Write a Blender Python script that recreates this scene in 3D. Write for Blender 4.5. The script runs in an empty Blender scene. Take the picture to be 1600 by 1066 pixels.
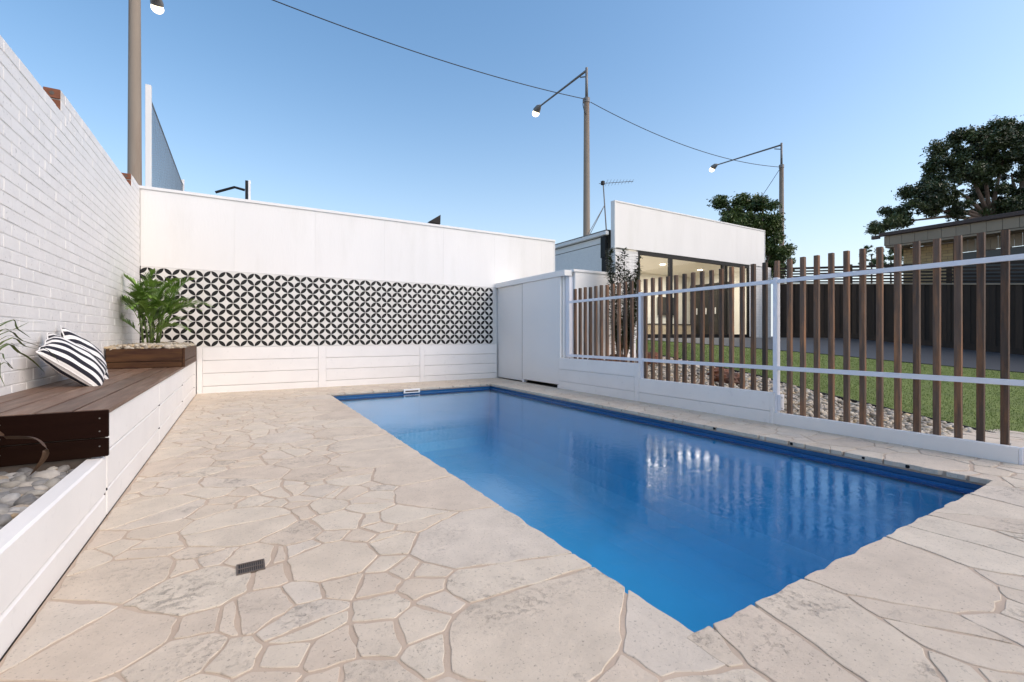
import bpy, math, random
import numpy as np
from mathutils import Vector
rnd = random.Random(7)
npr = np.random.RandomState(11)
S = bpy.context.scene
C = S.collection
R = math.radians

# ------------------------------------------------------------------ camera, sky, sun, exposure
cam_d = bpy.data.cameras.new('camera'); cam = bpy.data.objects.new('camera', cam_d); C.objects.link(cam)
cam.location = (0, 0, .92); cam.rotation_euler = (R(90), 0, -R(30.787))
cam_d.sensor_width = 36; cam_d.lens = 715/1600*36; cam_d.shift_y = -9/1600
cam_d.clip_start = .05; cam_d.clip_end = 2000
S.camera = cam
SUN_ELEV, SUN_AZ = R(42), R(140)          # azimuth measured from +Y towards +X
w = bpy.data.worlds.new('World'); S.world = w; w.use_nodes = True
nt = w.node_tree; nt.nodes.clear()
sky = nt.nodes.new('ShaderNodeTexSky'); sky.sky_type = 'NISHITA'; sky.sun_disc = False
sky.sun_elevation = SUN_ELEV; sky.sun_rotation = SUN_AZ; sky.altitude = 0
sky.air_density = 1.0; sky.dust_density = 2.2; sky.ozone_density = 1.6
bg = nt.nodes.new('ShaderNodeBackground'); bg.inputs[1].default_value = .15
wo = nt.nodes.new('ShaderNodeOutputWorld')
hs = nt.nodes.new('ShaderNodeHueSaturation'); hs.inputs['Saturation'].default_value = 1.18; hs.inputs['Hue'].default_value = .492
nt.links.new(sky.outputs[0], hs.inputs['Color']); 
tcw = nt.nodes.new('ShaderNodeTexCoord'); spw = nt.nodes.new('ShaderNodeSeparateXYZ'); nt.links.new(tcw.outputs['Generated'], spw.inputs[0])
hz = nt.nodes.new('ShaderNodeMath'); hz.operation = 'SUBTRACT'; hz.use_clamp = True; hz.inputs[0].default_value = 1; nt.links.new(spw.outputs[2], hz.inputs[1])
hp = nt.nodes.new('ShaderNodeMath'); hp.operation = 'POWER'; hp.inputs[1].default_value = 4.6; nt.links.new(hz.outputs[0], hp.inputs[0])
hm = nt.nodes.new('ShaderNodeMath'); hm.operation = 'MULTIPLY'; hm.inputs[1].default_value = .95; nt.links.new(hp.outputs[0], hm.inputs[0])
mxw = nt.nodes.new('ShaderNodeMix'); mxw.data_type = 'RGBA'; nt.links.new(hm.outputs[0], mxw.inputs[0]); nt.links.new(hs.outputs[0], mxw.inputs[6]); mxw.inputs[7].default_value = (3.9, 4.15, 4.3, 1)
nt.links.new(mxw.outputs[2], bg.inputs[0]); nt.links.new(bg.outputs[0], wo.inputs[0])
sun_d = bpy.data.lights.new('sun', 'SUN'); sun_d.energy = .82; sun_d.angle = R(80); sun_d.color = (1, .78, .56)
sun = bpy.data.objects.new('sun', sun_d); C.objects.link(sun)
tosun = Vector((math.sin(SUN_AZ)*math.cos(SUN_ELEV), math.cos(SUN_AZ)*math.cos(SUN_ELEV), math.sin(SUN_ELEV)))
sun.rotation_euler = tosun.to_track_quat('Z', 'Y').to_euler()
S.view_settings.view_transform = 'Standard'; S.view_settings.look = 'None'
S.view_settings.exposure = 0.72; S.view_settings.gamma = 1
S.view_settings.use_curve_mapping = False
S.render.engine = 'CYCLES'
S.cycles.max_bounces = 8; S.cycles.transparent_max_bounces = 12

# ------------------------------------------------------------------ materials
def mat(name, col, rough=.6, var=.06, vscale=3., bump=.0, bscale=40., objvar=0., spec=.5, metal=0., col2=None, c2scale=4., c2lo=.45, c2hi=.62, stretch=(1, 1, 1), coat=0., gen=False, pits=0., pscale=60.):
    m = bpy.data.materials.new(name); m.use_nodes = True
    n = m.node_tree; N = n.nodes; L = n.links; b = N['Principled BSDF']
    b.inputs['Roughness'].default_value = rough; b.inputs['Metallic'].default_value = metal
    b.inputs['Specular IOR Level'].default_value = spec; b.inputs['Coat Weight'].default_value = coat
    tc = N.new('ShaderNodeTexCoord'); mp = N.new('ShaderNodeMapping'); mp.inputs['Scale'].default_value = stretch
    L.new(tc.outputs['Object'], mp.inputs[0])
    oi = N.new('ShaderNodeObjectInfo')
    add = N.new('ShaderNodeVectorMath'); add.operation = 'ADD'
    sc = N.new('ShaderNodeVectorMath'); sc.operation = 'SCALE'; sc.inputs[3].default_value = 37.
    cb = N.new('ShaderNodeCombineXYZ')
    for i in range(3): L.new(oi.outputs['Random'], cb.inputs[i])
    L.new(cb.outputs[0], sc.inputs[0]); L.new(mp.outputs[0], add.inputs[0]); L.new(sc.outputs[0], add.inputs[1])
    v = add.outputs[0]
    n1 = N.new('ShaderNodeTexNoise'); n1.inputs['Scale'].default_value = vscale; n1.inputs['Detail'].default_value = 6
    L.new(v, n1.inputs['Vector'])
    cur = None
    rgb = N.new('ShaderNodeRGB'); rgb.outputs[0].default_value = (*col, 1); cur = rgb.outputs[0]
    if col2 is not None:
        n2 = N.new('ShaderNodeTexNoise'); n2.inputs['Scale'].default_value = c2scale; n2.inputs['Detail'].default_value = 8; n2.inputs['Roughness'].default_value = .65
        L.new(v, n2.inputs['Vector'])
        mr = N.new('ShaderNodeMapRange'); mr.inputs[1].default_value = c2lo; mr.inputs[2].default_value = c2hi
        L.new(n2.outputs[0], mr.inputs[0])
        mx = N.new('ShaderNodeMix'); mx.data_type = 'RGBA'; L.new(mr.outputs[0], mx.inputs[0]); L.new(cur, mx.inputs[6]); mx.inputs[7].default_value = (*col2, 1)
        cur = mx.outputs[2]
    # value factor = 1 + var*(noise-.5)*2 + objvar*(rand-.5)*2
    a = N.new('ShaderNodeMath'); a.operation = 'MULTIPLY_ADD'; L.new(n1.outputs[0], a.inputs[0]); a.inputs[1].default_value = var*3; a.inputs[2].default_value = 1-var*1.5
    b2 = N.new('ShaderNodeMath'); b2.operation = 'MULTIPLY_ADD'; L.new(oi.outputs['Random'], b2.inputs[0]); b2.inputs[1].default_value = objvar*2; b2.inputs[2].default_value = 1-objvar
    f = N.new('ShaderNodeMath'); f.operation = 'MULTIPLY'; L.new(a.outputs[0], f.inputs[0]); L.new(b2.outputs[0], f.inputs[1])
    fo = f.outputs[0]
    if pits:
        np_ = N.new('ShaderNodeTexNoise'); np_.inputs['Scale'].default_value = pscale; np_.inputs['Detail'].default_value = 3; L.new(v, np_.inputs['Vector'])
        pr = N.new('ShaderNodeMapRange'); pr.inputs[1].default_value = .64; pr.inputs[2].default_value = .72; pr.inputs[3].default_value = 1; pr.inputs[4].default_value = 1-pits
        L.new(np_.outputs[0], pr.inputs[0])
        g = N.new('ShaderNodeMath'); g.operation = 'MULTIPLY'; L.new(fo, g.inputs[0]); L.new(pr.outputs[0], g.inputs[1]); fo = g.outputs[0]
    vm = N.new('ShaderNodeVectorMath'); vm.operation = 'SCALE'; L.new(cur, vm.inputs[0]); L.new(fo, vm.inputs[3])
    L.new(vm.outputs[0], b.inputs['Base Color'])
    if bump:
        nb = N.new('ShaderNodeTexNoise'); nb.inputs['Scale'].default_value = bscale; nb.inputs['Detail'].default_value = 8; nb.inputs['Roughness'].default_value = .6
        L.new(v, nb.inputs['Vector'])
        bp = N.new('ShaderNodeBump'); bp.inputs['Strength'].default_value = 1; bp.inputs['Distance'].default_value = bump
        L.new(nb.outputs[0], bp.inputs['Height']); L.new(bp.outputs[0], b.inputs['Normal'])
    return m

def emis(name, col, s):
    m = bpy.data.materials.new(name); m.use_nodes = True
    b = m.node_tree.nodes['Principled BSDF']; b.inputs['Base Color'].default_value = (*col, 1)
    b.inputs['Emission Color'].default_value = (*col, 1); b.inputs['Emission Strength'].default_value = s
    return m

M = {}
M['white'] = mat('white_paint', (.80, .79, .77), .5, .025, 1.3, .0006, 60)
M['white_brick'] = mat('white_painted_brick', (.79, .775, .755), .55, .05, 9, .0022, 45, objvar=.025, pits=.35, pscale=38)
M['white_mortar'] = mat('white_painted_mortar', (.66, .645, .62), .7, .08, 8, .003, 60)
M['render'] = mat('white_render', (.83, .815, .79), .6, .05, .9, .0015, 30, stretch=(1.6, 1.6, .3), col2=(.76, .745, .71), c2scale=1.6, c2lo=.5, c2hi=.8)
M['white_board'] = mat('white_painted_sleeper', (.81, .795, .775), .5, .05, 2.5, .0018, 26, objvar=.02, pits=.06, pscale=14)
M['white_metal'] = mat('white_metal', (.78, .78, .82), .35, .02, 3)
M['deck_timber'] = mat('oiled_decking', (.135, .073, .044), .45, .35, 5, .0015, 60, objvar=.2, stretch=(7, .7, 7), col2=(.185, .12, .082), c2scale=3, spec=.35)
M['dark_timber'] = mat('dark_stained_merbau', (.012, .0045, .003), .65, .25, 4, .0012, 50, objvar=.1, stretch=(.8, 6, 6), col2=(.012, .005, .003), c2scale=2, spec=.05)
M['planter_timber'] = mat('oiled_planter_timber', (.075, .034, .013), .55, .3, 4, .0012, 50, objvar=.1, stretch=(.8, 6, 6), col2=(.04, .015, .007), c2scale=3, spec=.25)
M['picket'] = mat('weathered_hardwood', (.105, .067, .046), .7, .4, 5, .003, 40, objvar=.5, stretch=(9, 9, .9), col2=(.25, .115, .05), c2scale=2.2, c2lo=.47, c2hi=.68)
M['grout'] = mat('sandy_grout', (.49, .39, .30), .9, .15, 5, .0025, 90)
M['blue'] = mat('pool_gelcoat', (.06, .43, .66), .3, .2, .9)
M['rim'] = mat('pool_rim', (.010, .10, .27), .3, .05, 1.2)
M['black'] = mat('black_metal', (.007, .007, .008), .5, .1, spec=.25)
M['grate'] = mat('cast_grate', (.105, .082, .066), .6, .3, 20)
M['garden_soil'] = mat('garden_soil', (.10, .08, .06), .95, .3, 8, .02, 30)
M['ground'] = mat('ground', (.16, .15, .13), .95, .2, 2, .01, 10)
M['lawn'] = mat('artificial_turf', (.15, .20, .035), .8, .25, 3, .012, 120, col2=(.17, .21, .05), c2scale=25)
M['grass'] = mat('grass_blades', (.15, .21, .04), .7, .25, 9)
M['edging'] = mat('black_edging', (.02, .019, .018), .7, .1)
M['path'] = mat('blue_grey_paving', (.04, .047, .056), .6, .15, 3, .003, 30, objvar=.1)
M['rock'] = mat('rusty_rock', (.20, .075, .035), .85, .35, 5, .02, 12, col2=(.09, .045, .03), c2scale=4)
M['bark'] = mat('bark', (.16, .11, .08), .9, .3, 6, .02, 20, stretch=(3, 3, .7))
M['stem'] = mat('green_stem', (.09, .13, .03), .5, .2, 8)
M['concrete'] = mat('pole_concrete', (.30, .25, .20), .85, .12, 2, .004, 30, stretch=(2, 2, .25), col2=(.24, .16, .11), c2scale=.9)
M['galv'] = mat('galvanised', (.20, .19, .18), .5, .15, 4, metal=.3)
M['cable'] = mat('cable', (.03, .03, .032), .6, .05)
M['brick_raw'] = mat('red_brown_brick', (.20, .075, .04), .9, .3, 12, .004, 60, objvar=.1)
M['fence_dark'] = mat('dark_stained_paling', (.030, .0185, .012), .8, .35, 3, .002, 30, objvar=.35, stretch=(5, 5, .6))
M['ybrick'] = mat('cream_brick', (.48, .34, .17), .8, .15, 8, .003, 60, objvar=.12)
M['ymortar'] = mat('brick_mortar', (.22, .16, .10), .9, .1)
M['fascia_tile'] = mat('beige_cement_panel', (.29, .235, .175), .8, .08, 3, .001, 40, objvar=.05)
M['brown'] = mat('brown_gutter', (.045, .025, .02), .5, .15)
M['inner_wall'] = mat('cream_inner_wall', (.84, .81, .74), .7, .03)
M['inner_floor'] = mat('pale_floor', (.45, .38, .28), .4, .1)
M['dark_door'] = mat('dark_cabinet_door', (.035, .032, .03), .35, .1)
M['tv'] = mat('television_screen', (.05, .05, .05), .3, .05)
M['mesh'] = mat('chain_wire', (.26, .29, .32), .5, .1)
M['dead'] = mat('dry_brown_leaf', (.075, .04, .02), .6, .35, 9)
M['bulb'] = emis('lit_lamp', (1, .80, .52), 2.2)
M['downlight'] = emis('lit_downlight', (1, .86, .62), 5)

def leafmat(name, a, b, sc=4., rough=.45):
    m = mat(name, a, rough, .35, sc, col2=b, c2scale=sc*.8, c2lo=.4, c2hi=.6, objvar=.05)
    bs = m.node_tree.nodes['Principled BSDF']; bs.inputs['Subsurface Weight'].default_value = 0
    return m
M['palm'] = leafmat('palm_leaf', (.10, .20, .022), (.20, .33, .06), 9)
M['strap'] = leafmat('strappy_leaf', (.055, .09, .02), (.11, .14, .03), 5)
M['shrub'] = leafmat('shrub_leaf', (.022, .038, .012), (.05, .075, .022), 9)
M['tree'] = leafmat('tree_leaf', (.035, .065, .014), (.10, .14, .03), 1.5)
M['gum'] = leafmat('gum_leaf', (.024, .040, .012), (.075, .10, .03), 1.0)

def stonemat():
    m = bpy.data.materials.new('cream_flagstone'); m.use_nodes = True
    N = m.node_tree.nodes; L = m.node_tree.links; b = N['Principled BSDF']; b.inputs['Roughness'].default_value = .78
    at = N.new('ShaderNodeAttribute'); at.attribute_name = 'rnd'
    geo = N.new('ShaderNodeNewGeometry')
    def noise(s, d=8, r=.6, st=None):
        n = N.new('ShaderNodeTexNoise'); n.inputs['Scale'].default_value = s; n.inputs['Detail'].default_value = d; n.inputs['Roughness'].default_value = r
        ad = N.new('ShaderNodeVectorMath'); ad.operation = 'ADD'; L.new(geo.outputs['Position'], ad.inputs[0])
        sc = N.new('ShaderNodeVectorMath'); sc.operation = 'SCALE'; sc.inputs[3].default_value = 13; L.new(at.outputs['Color'], sc.inputs[0]); L.new(sc.outputs[0], ad.inputs[1])
        L.new(ad.outputs[0], n.inputs['Vector']); return n
    sep = N.new('ShaderNodeSeparateColor'); L.new(at.outputs['Color'], sep.inputs[0])
    ramp = N.new('ShaderNodeValToRGB'); e = ramp.color_ramp.elements
    e[0].position = 0; e[0].color = (.585, .495, .39, 1); e[1].position = 1; e[1].color = (.60, .53, .44, 1)
    k = e.new(.35); k.color = (.62, .545, .44, 1); k = e.new(.7); k.color = (.575, .485, .385, 1)
    L.new(sep.outputs[0], ramp.inputs[0])
    # grey weathered mottling on some stones
    n2 = noise(3.2, 4); n3 = noise(38, 10, .7)
    mul = N.new('ShaderNodeMath'); mul.operation = 'MULTIPLY'; mul.use_clamp = True
    mr = N.new('ShaderNodeMapRange'); mr.inputs[1].default_value = .46; mr.inputs[2].default_value = .62; L.new(n2.outputs[0], mr.inputs[0])
    mr3 = N.new('ShaderNodeMapRange'); mr3.inputs[1].default_value = .50; mr3.inputs[2].default_value = .63; L.new(n3.outputs[0], mr3.inputs[0])
    L.new(mr.outputs[0], mul.inputs[0]); L.new(mr3.outputs[0], mul.inputs[1])
    g = N.new('ShaderNodeMath'); g.operation = 'MULTIPLY'; L.new(mul.outputs[0], g.inputs[0])
    mg = N.new('ShaderNodeMapRange'); mg.inputs[1].default_value = .3; mg.inputs[2].default_value = .9; mg.inputs[3].default_value = .08; mg.inputs[4].default_value = .58; L.new(sep.outputs[1], mg.inputs[0]); L.new(mg.outputs[0], g.inputs[1])
    mx = N.new('ShaderNodeMix'); mx.data_type = 'RGBA'; L.new(g.outputs[0], mx.inputs[0]); L.new(ramp.outputs[0], mx.inputs[6]); mx.inputs[7].default_value = (.27, .235, .205, 1)
    # broad tone and dark specks
    n4 = noise(6, 8); n5 = noise(95, 4)
    a = N.new('ShaderNodeMath'); a.operation = 'MULTIPLY_ADD'; L.new(n4.outputs[0], a.inputs[0]); a.inputs[1].default_value = .5; a.inputs[2].default_value = .75
    pr = N.new('ShaderNodeMapRange'); pr.inputs[1].default_value = .60; pr.inputs[2].default_value = .69; pr.inputs[3].default_value = 1; pr.inputs[4].default_value = .58; L.new(n5.outputs[0], pr.inputs[0])
    f = N.new('ShaderNodeMath'); f.operation = 'MULTIPLY'; L.new(a.outputs[0], f.inputs[0]); L.new(pr.outputs[0], f.inputs[1])
    vm = N.new('ShaderNodeVectorMath'); vm.operation = 'SCALE'; L.new(mx.outputs[2], vm.inputs[0]); L.new(f.outputs[0], vm.inputs[3])
    L.new(vm.outputs[0], b.inputs['Base Color'])
    nb = noise(22, 12, .74)
    sub = N.new('ShaderNodeMath'); sub.operation = 'SUBTRACT'; L.new(nb.outputs[0], sub.inputs[0]); L.new(g.outputs[0], sub.inputs[1])
    bp = N.new('ShaderNodeBump'); bp.inputs['Distance'].default_value = .005; bp.inputs['Strength'].default_value = 1; L.new(sub.outputs[0], bp.inputs['Height']); L.new(bp.outputs[0], b.inputs['Normal'])
    return m
M['stone'] = stonemat()

def pebblemat(name, cols):
    m = bpy.data.materials.new(name); m.use_nodes = True
    N = m.node_tree.nodes; L = m.node_tree.links; b = N['Principled BSDF']; b.inputs['Roughness'].default_value = .65
    at = N.new('ShaderNodeAttribute'); at.attribute_name = 'rnd'
    sep = N.new('ShaderNodeSeparateColor'); L.new(at.outputs['Color'], sep.inputs[0])
    ramp = N.new('ShaderNodeValToRGB'); ramp.color_ramp.interpolation = 'LINEAR'; e = ramp.color_ramp.elements
    e[0].color = (*cols[0], 1); e[1].color = (*cols[-1], 1); e[1].position = 1
    for i, c in enumerate(cols[1:-1]): k = e.new((i+1)/(len(cols)-1)); k.color = (*c, 1)
    L.new(sep.outputs[0], ramp.inputs[0])
    geo = N.new('ShaderNodeNewGeometry'); n = N.new('ShaderNodeTexNoise'); n.inputs['Scale'].default_value = 45; n.inputs['Detail'].default_value = 8; L.new(geo.outputs['Position'], n.inputs['Vector'])
    a = N.new('ShaderNodeMath'); a.operation = 'MULTIPLY_ADD'; L.new(n.outputs[0], a.inputs[0]); a.inputs[1].default_value = .8; a.inputs[2].default_value = .6
    vm = N.new('ShaderNodeVectorMath'); vm.operation = 'SCALE'; L.new(ramp.outputs[0], vm.inputs[0]); L.new(a.outputs[0], vm.inputs[3]); L.new(vm.outputs[0], b.inputs['Base Color'])
    bp = N.new('ShaderNodeBump'); bp.inputs['Distance'].default_value = .002; L.new(n.outputs[0], bp.inputs['Height']); L.new(bp.outputs[0], b.inputs['Normal'])
    return m
M['pebble'] = pebblemat('river_pebble', [(.10, .10, .10), (.24, .235, .225), (.15, .145, .14), (.34, .32, .28), (.12, .12, .12), (.40, .39, .37), (.28, .19, .09)])
M['gravel'] = pebblemat('cream_gravel', [(.30, .25, .18), (.48, .42, .32), (.38, .33, .27), (.52, .48, .40), (.28, .25, .21), (.50, .38, .22)])

def tilemat():
    m = bpy.data.materials.new('petal_pattern_tile'); m.use_nodes = True
    N = m.node_tree.nodes; L = m.node_tree.links; b = N['Principled BSDF']; b.inputs['Roughness'].default_value = .4; b.inputs['Specular IOR Level'].default_value = .3
    tc = N.new('ShaderNodeTexCoord'); sp = N.new('ShaderNodeSeparateXYZ'); L.new(tc.outputs['Object'], sp.inputs[0])
    def mth(op, a, b_=None):
        n = N.new('ShaderNodeMath'); n.operation = op
        for i, v in enumerate((a, b_)):
            if v is None: continue
            if isinstance(v, (int, float)): n.inputs[i].default_value = v
            else: L.new(v, n.inputs[i])
        return n.outputs[0]
    q = .2015
    u = mth('DIVIDE', sp.outputs[0], q); v = mth('DIVIDE', sp.outputs[2], q)      # -.5 .. .5
    def dist(du, dv):
        return mth('SQRT', mth('ADD', mth('MULTIPLY', du, du), mth('MULTIPLY', dv, dv)))
    au = mth('SUBTRACT', .5, mth('ABSOLUTE', u)); av = mth('SUBTRACT', .5, mth('ABSOLUTE', v))
    d0 = dist(u, v); d1 = dist(au, av)
    mx = mth('MAXIMUM', d0, d1)
    mr = N.new('ShaderNodeMapRange'); mr.inputs[1].default_value = .486; mr.inputs[2].default_value = .492; L.new(mx, mr.inputs[0])
    geo = N.new('ShaderNodeNewGeometry'); no = N.new('ShaderNodeTexNoise'); no.inputs['Scale'].default_value = 5; no.inputs['Detail'].default_value = 6; L.new(geo.outputs['Position'], no.inputs['Vector'])
    oi = N.new('ShaderNodeObjectInfo')
    k = mth('ADD', mth('MULTIPLY', no.outputs[0], .2), mth('ADD', mth('MULTIPLY', oi.outputs['Random'], .06), .84))
    mix = N.new('ShaderNodeMix'); mix.data_type = 'RGBA'; L.new(mr.outputs[0], mix.inputs[0]); mix.inputs[6].default_value = (.010, .009, .008, 1); mix.inputs[7].default_value = (.72, .70, .66, 1)
    vm = N.new('ShaderNodeVectorMath'); vm.operation = 'SCALE'; L.new(mix.outputs[2], vm.inputs[0]); L.new(k, vm.inputs[3])
    L.new(vm.outputs[0], b.inputs['Base Color'])
    return m
M['tile'] = tilemat()

def stripemat():
    m = bpy.data.materials.new('striped_canvas'); m.use_nodes = True
    N = m.node_tree.nodes; L = m.node_tree.links; b = N['Principled BSDF']; b.inputs['Roughness'].default_value = .9
    at = N.new('ShaderNodeAttribute'); at.attribute_name = 'stripe'
    mr = N.new('ShaderNodeMapRange'); mr.inputs[1].default_value = .49; mr.inputs[2].default_value = .51
    fr = N.new('ShaderNodeMath'); fr.operation = 'FRACT'; L.new(at.outputs['Fac'], fr.inputs[0]); L.new(fr.outputs[0], mr.inputs[0])
    mix = N.new('ShaderNodeMix'); mix.data_type = 'RGBA'; L.new(mr.outputs[0], mix.inputs[0]); mix.inputs[6].default_value = (.80, .79, .77, 1); mix.inputs[7].default_value = (.012, .012, .022, 1)
    L.new(mix.outputs[2], b.inputs['Base Color'])
    tc = N.new('ShaderNodeTexCoord'); no = N.new('ShaderNodeTexNoise'); no.inputs['Scale'].default_value = 14; no.inputs['Detail'].default_value = 5; L.new(tc.outputs['Object'], no.inputs['Vector'])
    bp = N.new('ShaderNodeBump'); bp.inputs['Distance'].default_value = .012; L.new(no.outputs[0], bp.inputs['Height']); L.new(bp.outputs[0], b.inputs['Normal'])
    return m
M['stripe'] = stripemat()

def thinmat(name, tint, rough, ior=1.45, bump=None):
    m = bpy.data.materials.new(name); m.use_nodes = True
    N = m.node_tree.nodes; L = m.node_tree.links; N.clear()
    o = N.new('ShaderNodeOutputMaterial'); mx = N.new('ShaderNodeMixShader'); t = N.new('ShaderNodeBsdfTransparent'); g = N.new('ShaderNodeBsdfGlossy')
    geo = N.new('ShaderNodeNewGeometry'); dt = N.new('ShaderNodeVectorMath'); dt.operation = 'DOT_PRODUCT'; L.new(geo.outputs['Incoming'], dt.inputs[0]); L.new(geo.outputs['Normal'], dt.inputs[1])
    ab = N.new('ShaderNodeMath'); ab.operation = 'ABSOLUTE'; L.new(dt.outputs['Value'], ab.inputs[0]); om = N.new('ShaderNodeMath'); om.operation = 'SUBTRACT'; om.use_clamp = True; om.inputs[0].default_value = 1; L.new(ab.outputs[0], om.inputs[1])
    pw = N.new('ShaderNodeMath'); pw.operation = 'POWER'; L.new(om.outputs[0], pw.inputs[0]); pw.inputs[1].default_value = 5; f = N.new('ShaderNodeMath'); f.operation = 'MULTIPLY_ADD'; L.new(pw.outputs[0], f.inputs[0]); f.inputs[1].default_value = .96; f.inputs[2].default_value = ((ior-1)/(ior+1))**2
    t.inputs[0].default_value = (*tint, 1); g.inputs['Roughness'].default_value = rough
    L.new(f.outputs[0], mx.inputs[0]); L.new(t.outputs[0], mx.inputs[1]); L.new(g.outputs[0], mx.inputs[2]); L.new(mx.outputs[0], o.inputs[0])
    return m, N, L, g, dt
M['glass'], *_ = thinmat('window_glass', (.93, .95, .95), .0)
mw, N_, L_, g_, f_ = thinmat('pool_water', (.60, .86, .96), .06, 1.42)
tc_ = N_.new('ShaderNodeTexCoord'); mp_ = N_.new('ShaderNodeMapping'); mp_.inputs['Scale'].default_value = (1, 1, 1); L_.new(tc_.outputs['Object'], mp_.inputs[0])
nA = N_.new('ShaderNodeTexNoise'); nA.inputs['Scale'].default_value = 16; nA.inputs['Detail'].default_value = 5; nA.inputs['Distortion'].default_value = .8
nB = N_.new('ShaderNodeTexNoise'); nB.inputs['Scale'].default_value = 2.2; nB.inputs['Detail'].default_value = 3
L_.new(mp_.outputs[0], nA.inputs['Vector']); L_.new(mp_.outputs[0], nB.inputs['Vector'])
mA = N_.new('ShaderNodeMath'); mA.operation = 'MULTIPLY'; L_.new(nA.outputs[0], mA.inputs[0]); L_.new(nB.outputs[0], mA.inputs[1])
bp_ = N_.new('ShaderNodeBump'); bp_.inputs['Distance'].default_value = .0028; L_.new(mA.outputs[0], bp_.inputs['Height']); L_.new(bp_.outputs[0], g_.inputs['Normal'])
L_.new(bp_.outputs[0], f_.inputs[1])
mr_ = N_.new('ShaderNodeMapRange'); mr_.inputs[1].default_value = .35; mr_.inputs[2].default_value = .65; mr_.inputs[3].default_value = .05; mr_.inputs[4].default_value = .13; L_.new(nB.outputs[0], mr_.inputs[0]); L_.new(mr_.outputs[0], g_.inputs['Roughness'])
M['water'] = mw

# ------------------------------------------------------------------ mesh helpers
class MB:
    def __init__(s): s.v = []; s.f = []; s.a = []
    def add(s, vs, fs, at=None):
        o = len(s.v); s.v.extend([tuple(p) for p in vs]); s.f.extend([tuple(i+o for i in f) for f in fs])
        if at is not None: s.a.extend([at]*len(vs))
    def box(s, x0, x1, y0, y1, z0, z1, ch=0.):
        if ch <= 0:
            s.add([(x0, y0, z0), (x1, y0, z0), (x1, y1, z0), (x0, y1, z0), (x0, y0, z1), (x1, y0, z1), (x1, y1, z1), (x0, y1, z1)],
                  [(0, 3, 2, 1), (4, 5, 6, 7), (0, 1, 5, 4), (1, 2, 6, 5), (2, 3, 7, 6), (3, 0, 4, 7)]); return s
        lo = (x0, y0, z0); hi = (x1, y1, z1); vs = []; idx = {}
        for i in range(8):
            sg = [(i >> k) & 1 for k in range(3)]
            for ax in range(3):
                p = [(hi[k]-ch if sg[k] else lo[k]+ch) for k in range(3)]; p[ax] = hi[ax] if sg[ax] else lo[ax]
                idx[(i, ax)] = len(vs); vs.append(tuple(p))
        fs = []
        for ax in range(3):
            a, b = [k for k in range(3) if k != ax]
            for sd in (0, 1):
                q = []
                for (ua, ub) in ((0, 0), (1, 0), (1, 1), (0, 1)):
                    i = (sd << ax) | (ua << a) | (ub << b); q.append(idx[(i, ax)])
                fs.append(q)
            for (sa, sb) in ((0, 0), (0, 1), (1, 0), (1, 1)):
                i0 = (sa << a) | (sb << b); i1 = i0 | (1 << ax)
                fs.append([idx[(i0, a)], idx[(i1, a)], idx[(i1, b)], idx[(i0, b)]])
        for i in range(8): fs.append([idx[(i, 0)], idx[(i, 1)], idx[(i, 2)]])
        # orient outward
        c = np.mean(vs, 0); out = []
        for f in fs:
            p = np.array([vs[k] for k in f]); n = np.cross(p[1]-p[0], p[2]-p[0])
            out.append(f if np.dot(n, p.mean(0)-c) > 0 else f[::-1])
        s.add(vs, out); return s
    def tube(s, p0, p1, r0, r1=None, n=10, cap=True):
        r1 = r0 if r1 is None else r1
        p0 = Vector(p0); p1 = Vector(p1); d = (p1-p0).normalized(); u = d.orthogonal().normalized(); w_ = d.cross(u)
        vs = []
        for p, r in ((p0, r0), (p1, r1)):
            for k in range(n):
                a = 2*math.pi*k/n; vs.append(p+u*math.cos(a)*r+w_*math.sin(a)*r)
        fs = [(k, (k+1) % n, n+(k+1) % n, n+k) for k in range(n)]
        if cap: fs += [tuple(range(n))[::-1], tuple(range(n, 2*n))]
        s.add(vs, fs); return s
    def path(s, pts, rs, n=8):
        pts = [Vector(p) for p in pts]; rings = []; vs = []; prev = None
        for i, p in enumerate(pts):
            d = (pts[min(i+1, len(pts)-1)]-pts[max(i-1, 0)]).normalized()
            u = d.orthogonal().normalized() if prev is None else (prev-d*prev.dot(d)).normalized()
            prev = u; w_ = d.cross(u); r = rs[i] if isinstance(rs, (list, tuple)) else rs
            for k in range(n):
                a = 2*math.pi*k/n; vs.append(p+u*math.cos(a)*r+w_*math.sin(a)*r)
        fs = []
        for i in range(len(pts)-1):
            for k in range(n): fs.append((i*n+k, i*n+(k+1) % n, (i+1)*n+(k+1) % n, (i+1)*n+k))
        fs += [tuple(range(n))[::-1], tuple(range((len(pts)-1)*n, len(pts)*n))]
        s.add(vs, fs); return s
    def mesh(s, name, off=(0, 0, 0), smooth=False):
        me = bpy.data.meshes.new(name)
        ox, oy, oz = off
        me.from_pydata([(x-ox, y-oy, z-oz) for x, y, z in s.v], [], s.f)
        if s.a:
            ca = me.color_attributes.new('rnd', 'FLOAT_COLOR', 'POINT')
            ca.data.foreach_set('color', np.array([(a[0], a[1], a[2], 1) for a in s.a], dtype=np.float32).ravel())
        if smooth: me.polygons.foreach_set('use_smooth', [True]*len(me.polygons))
        me.update(); return me

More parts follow.
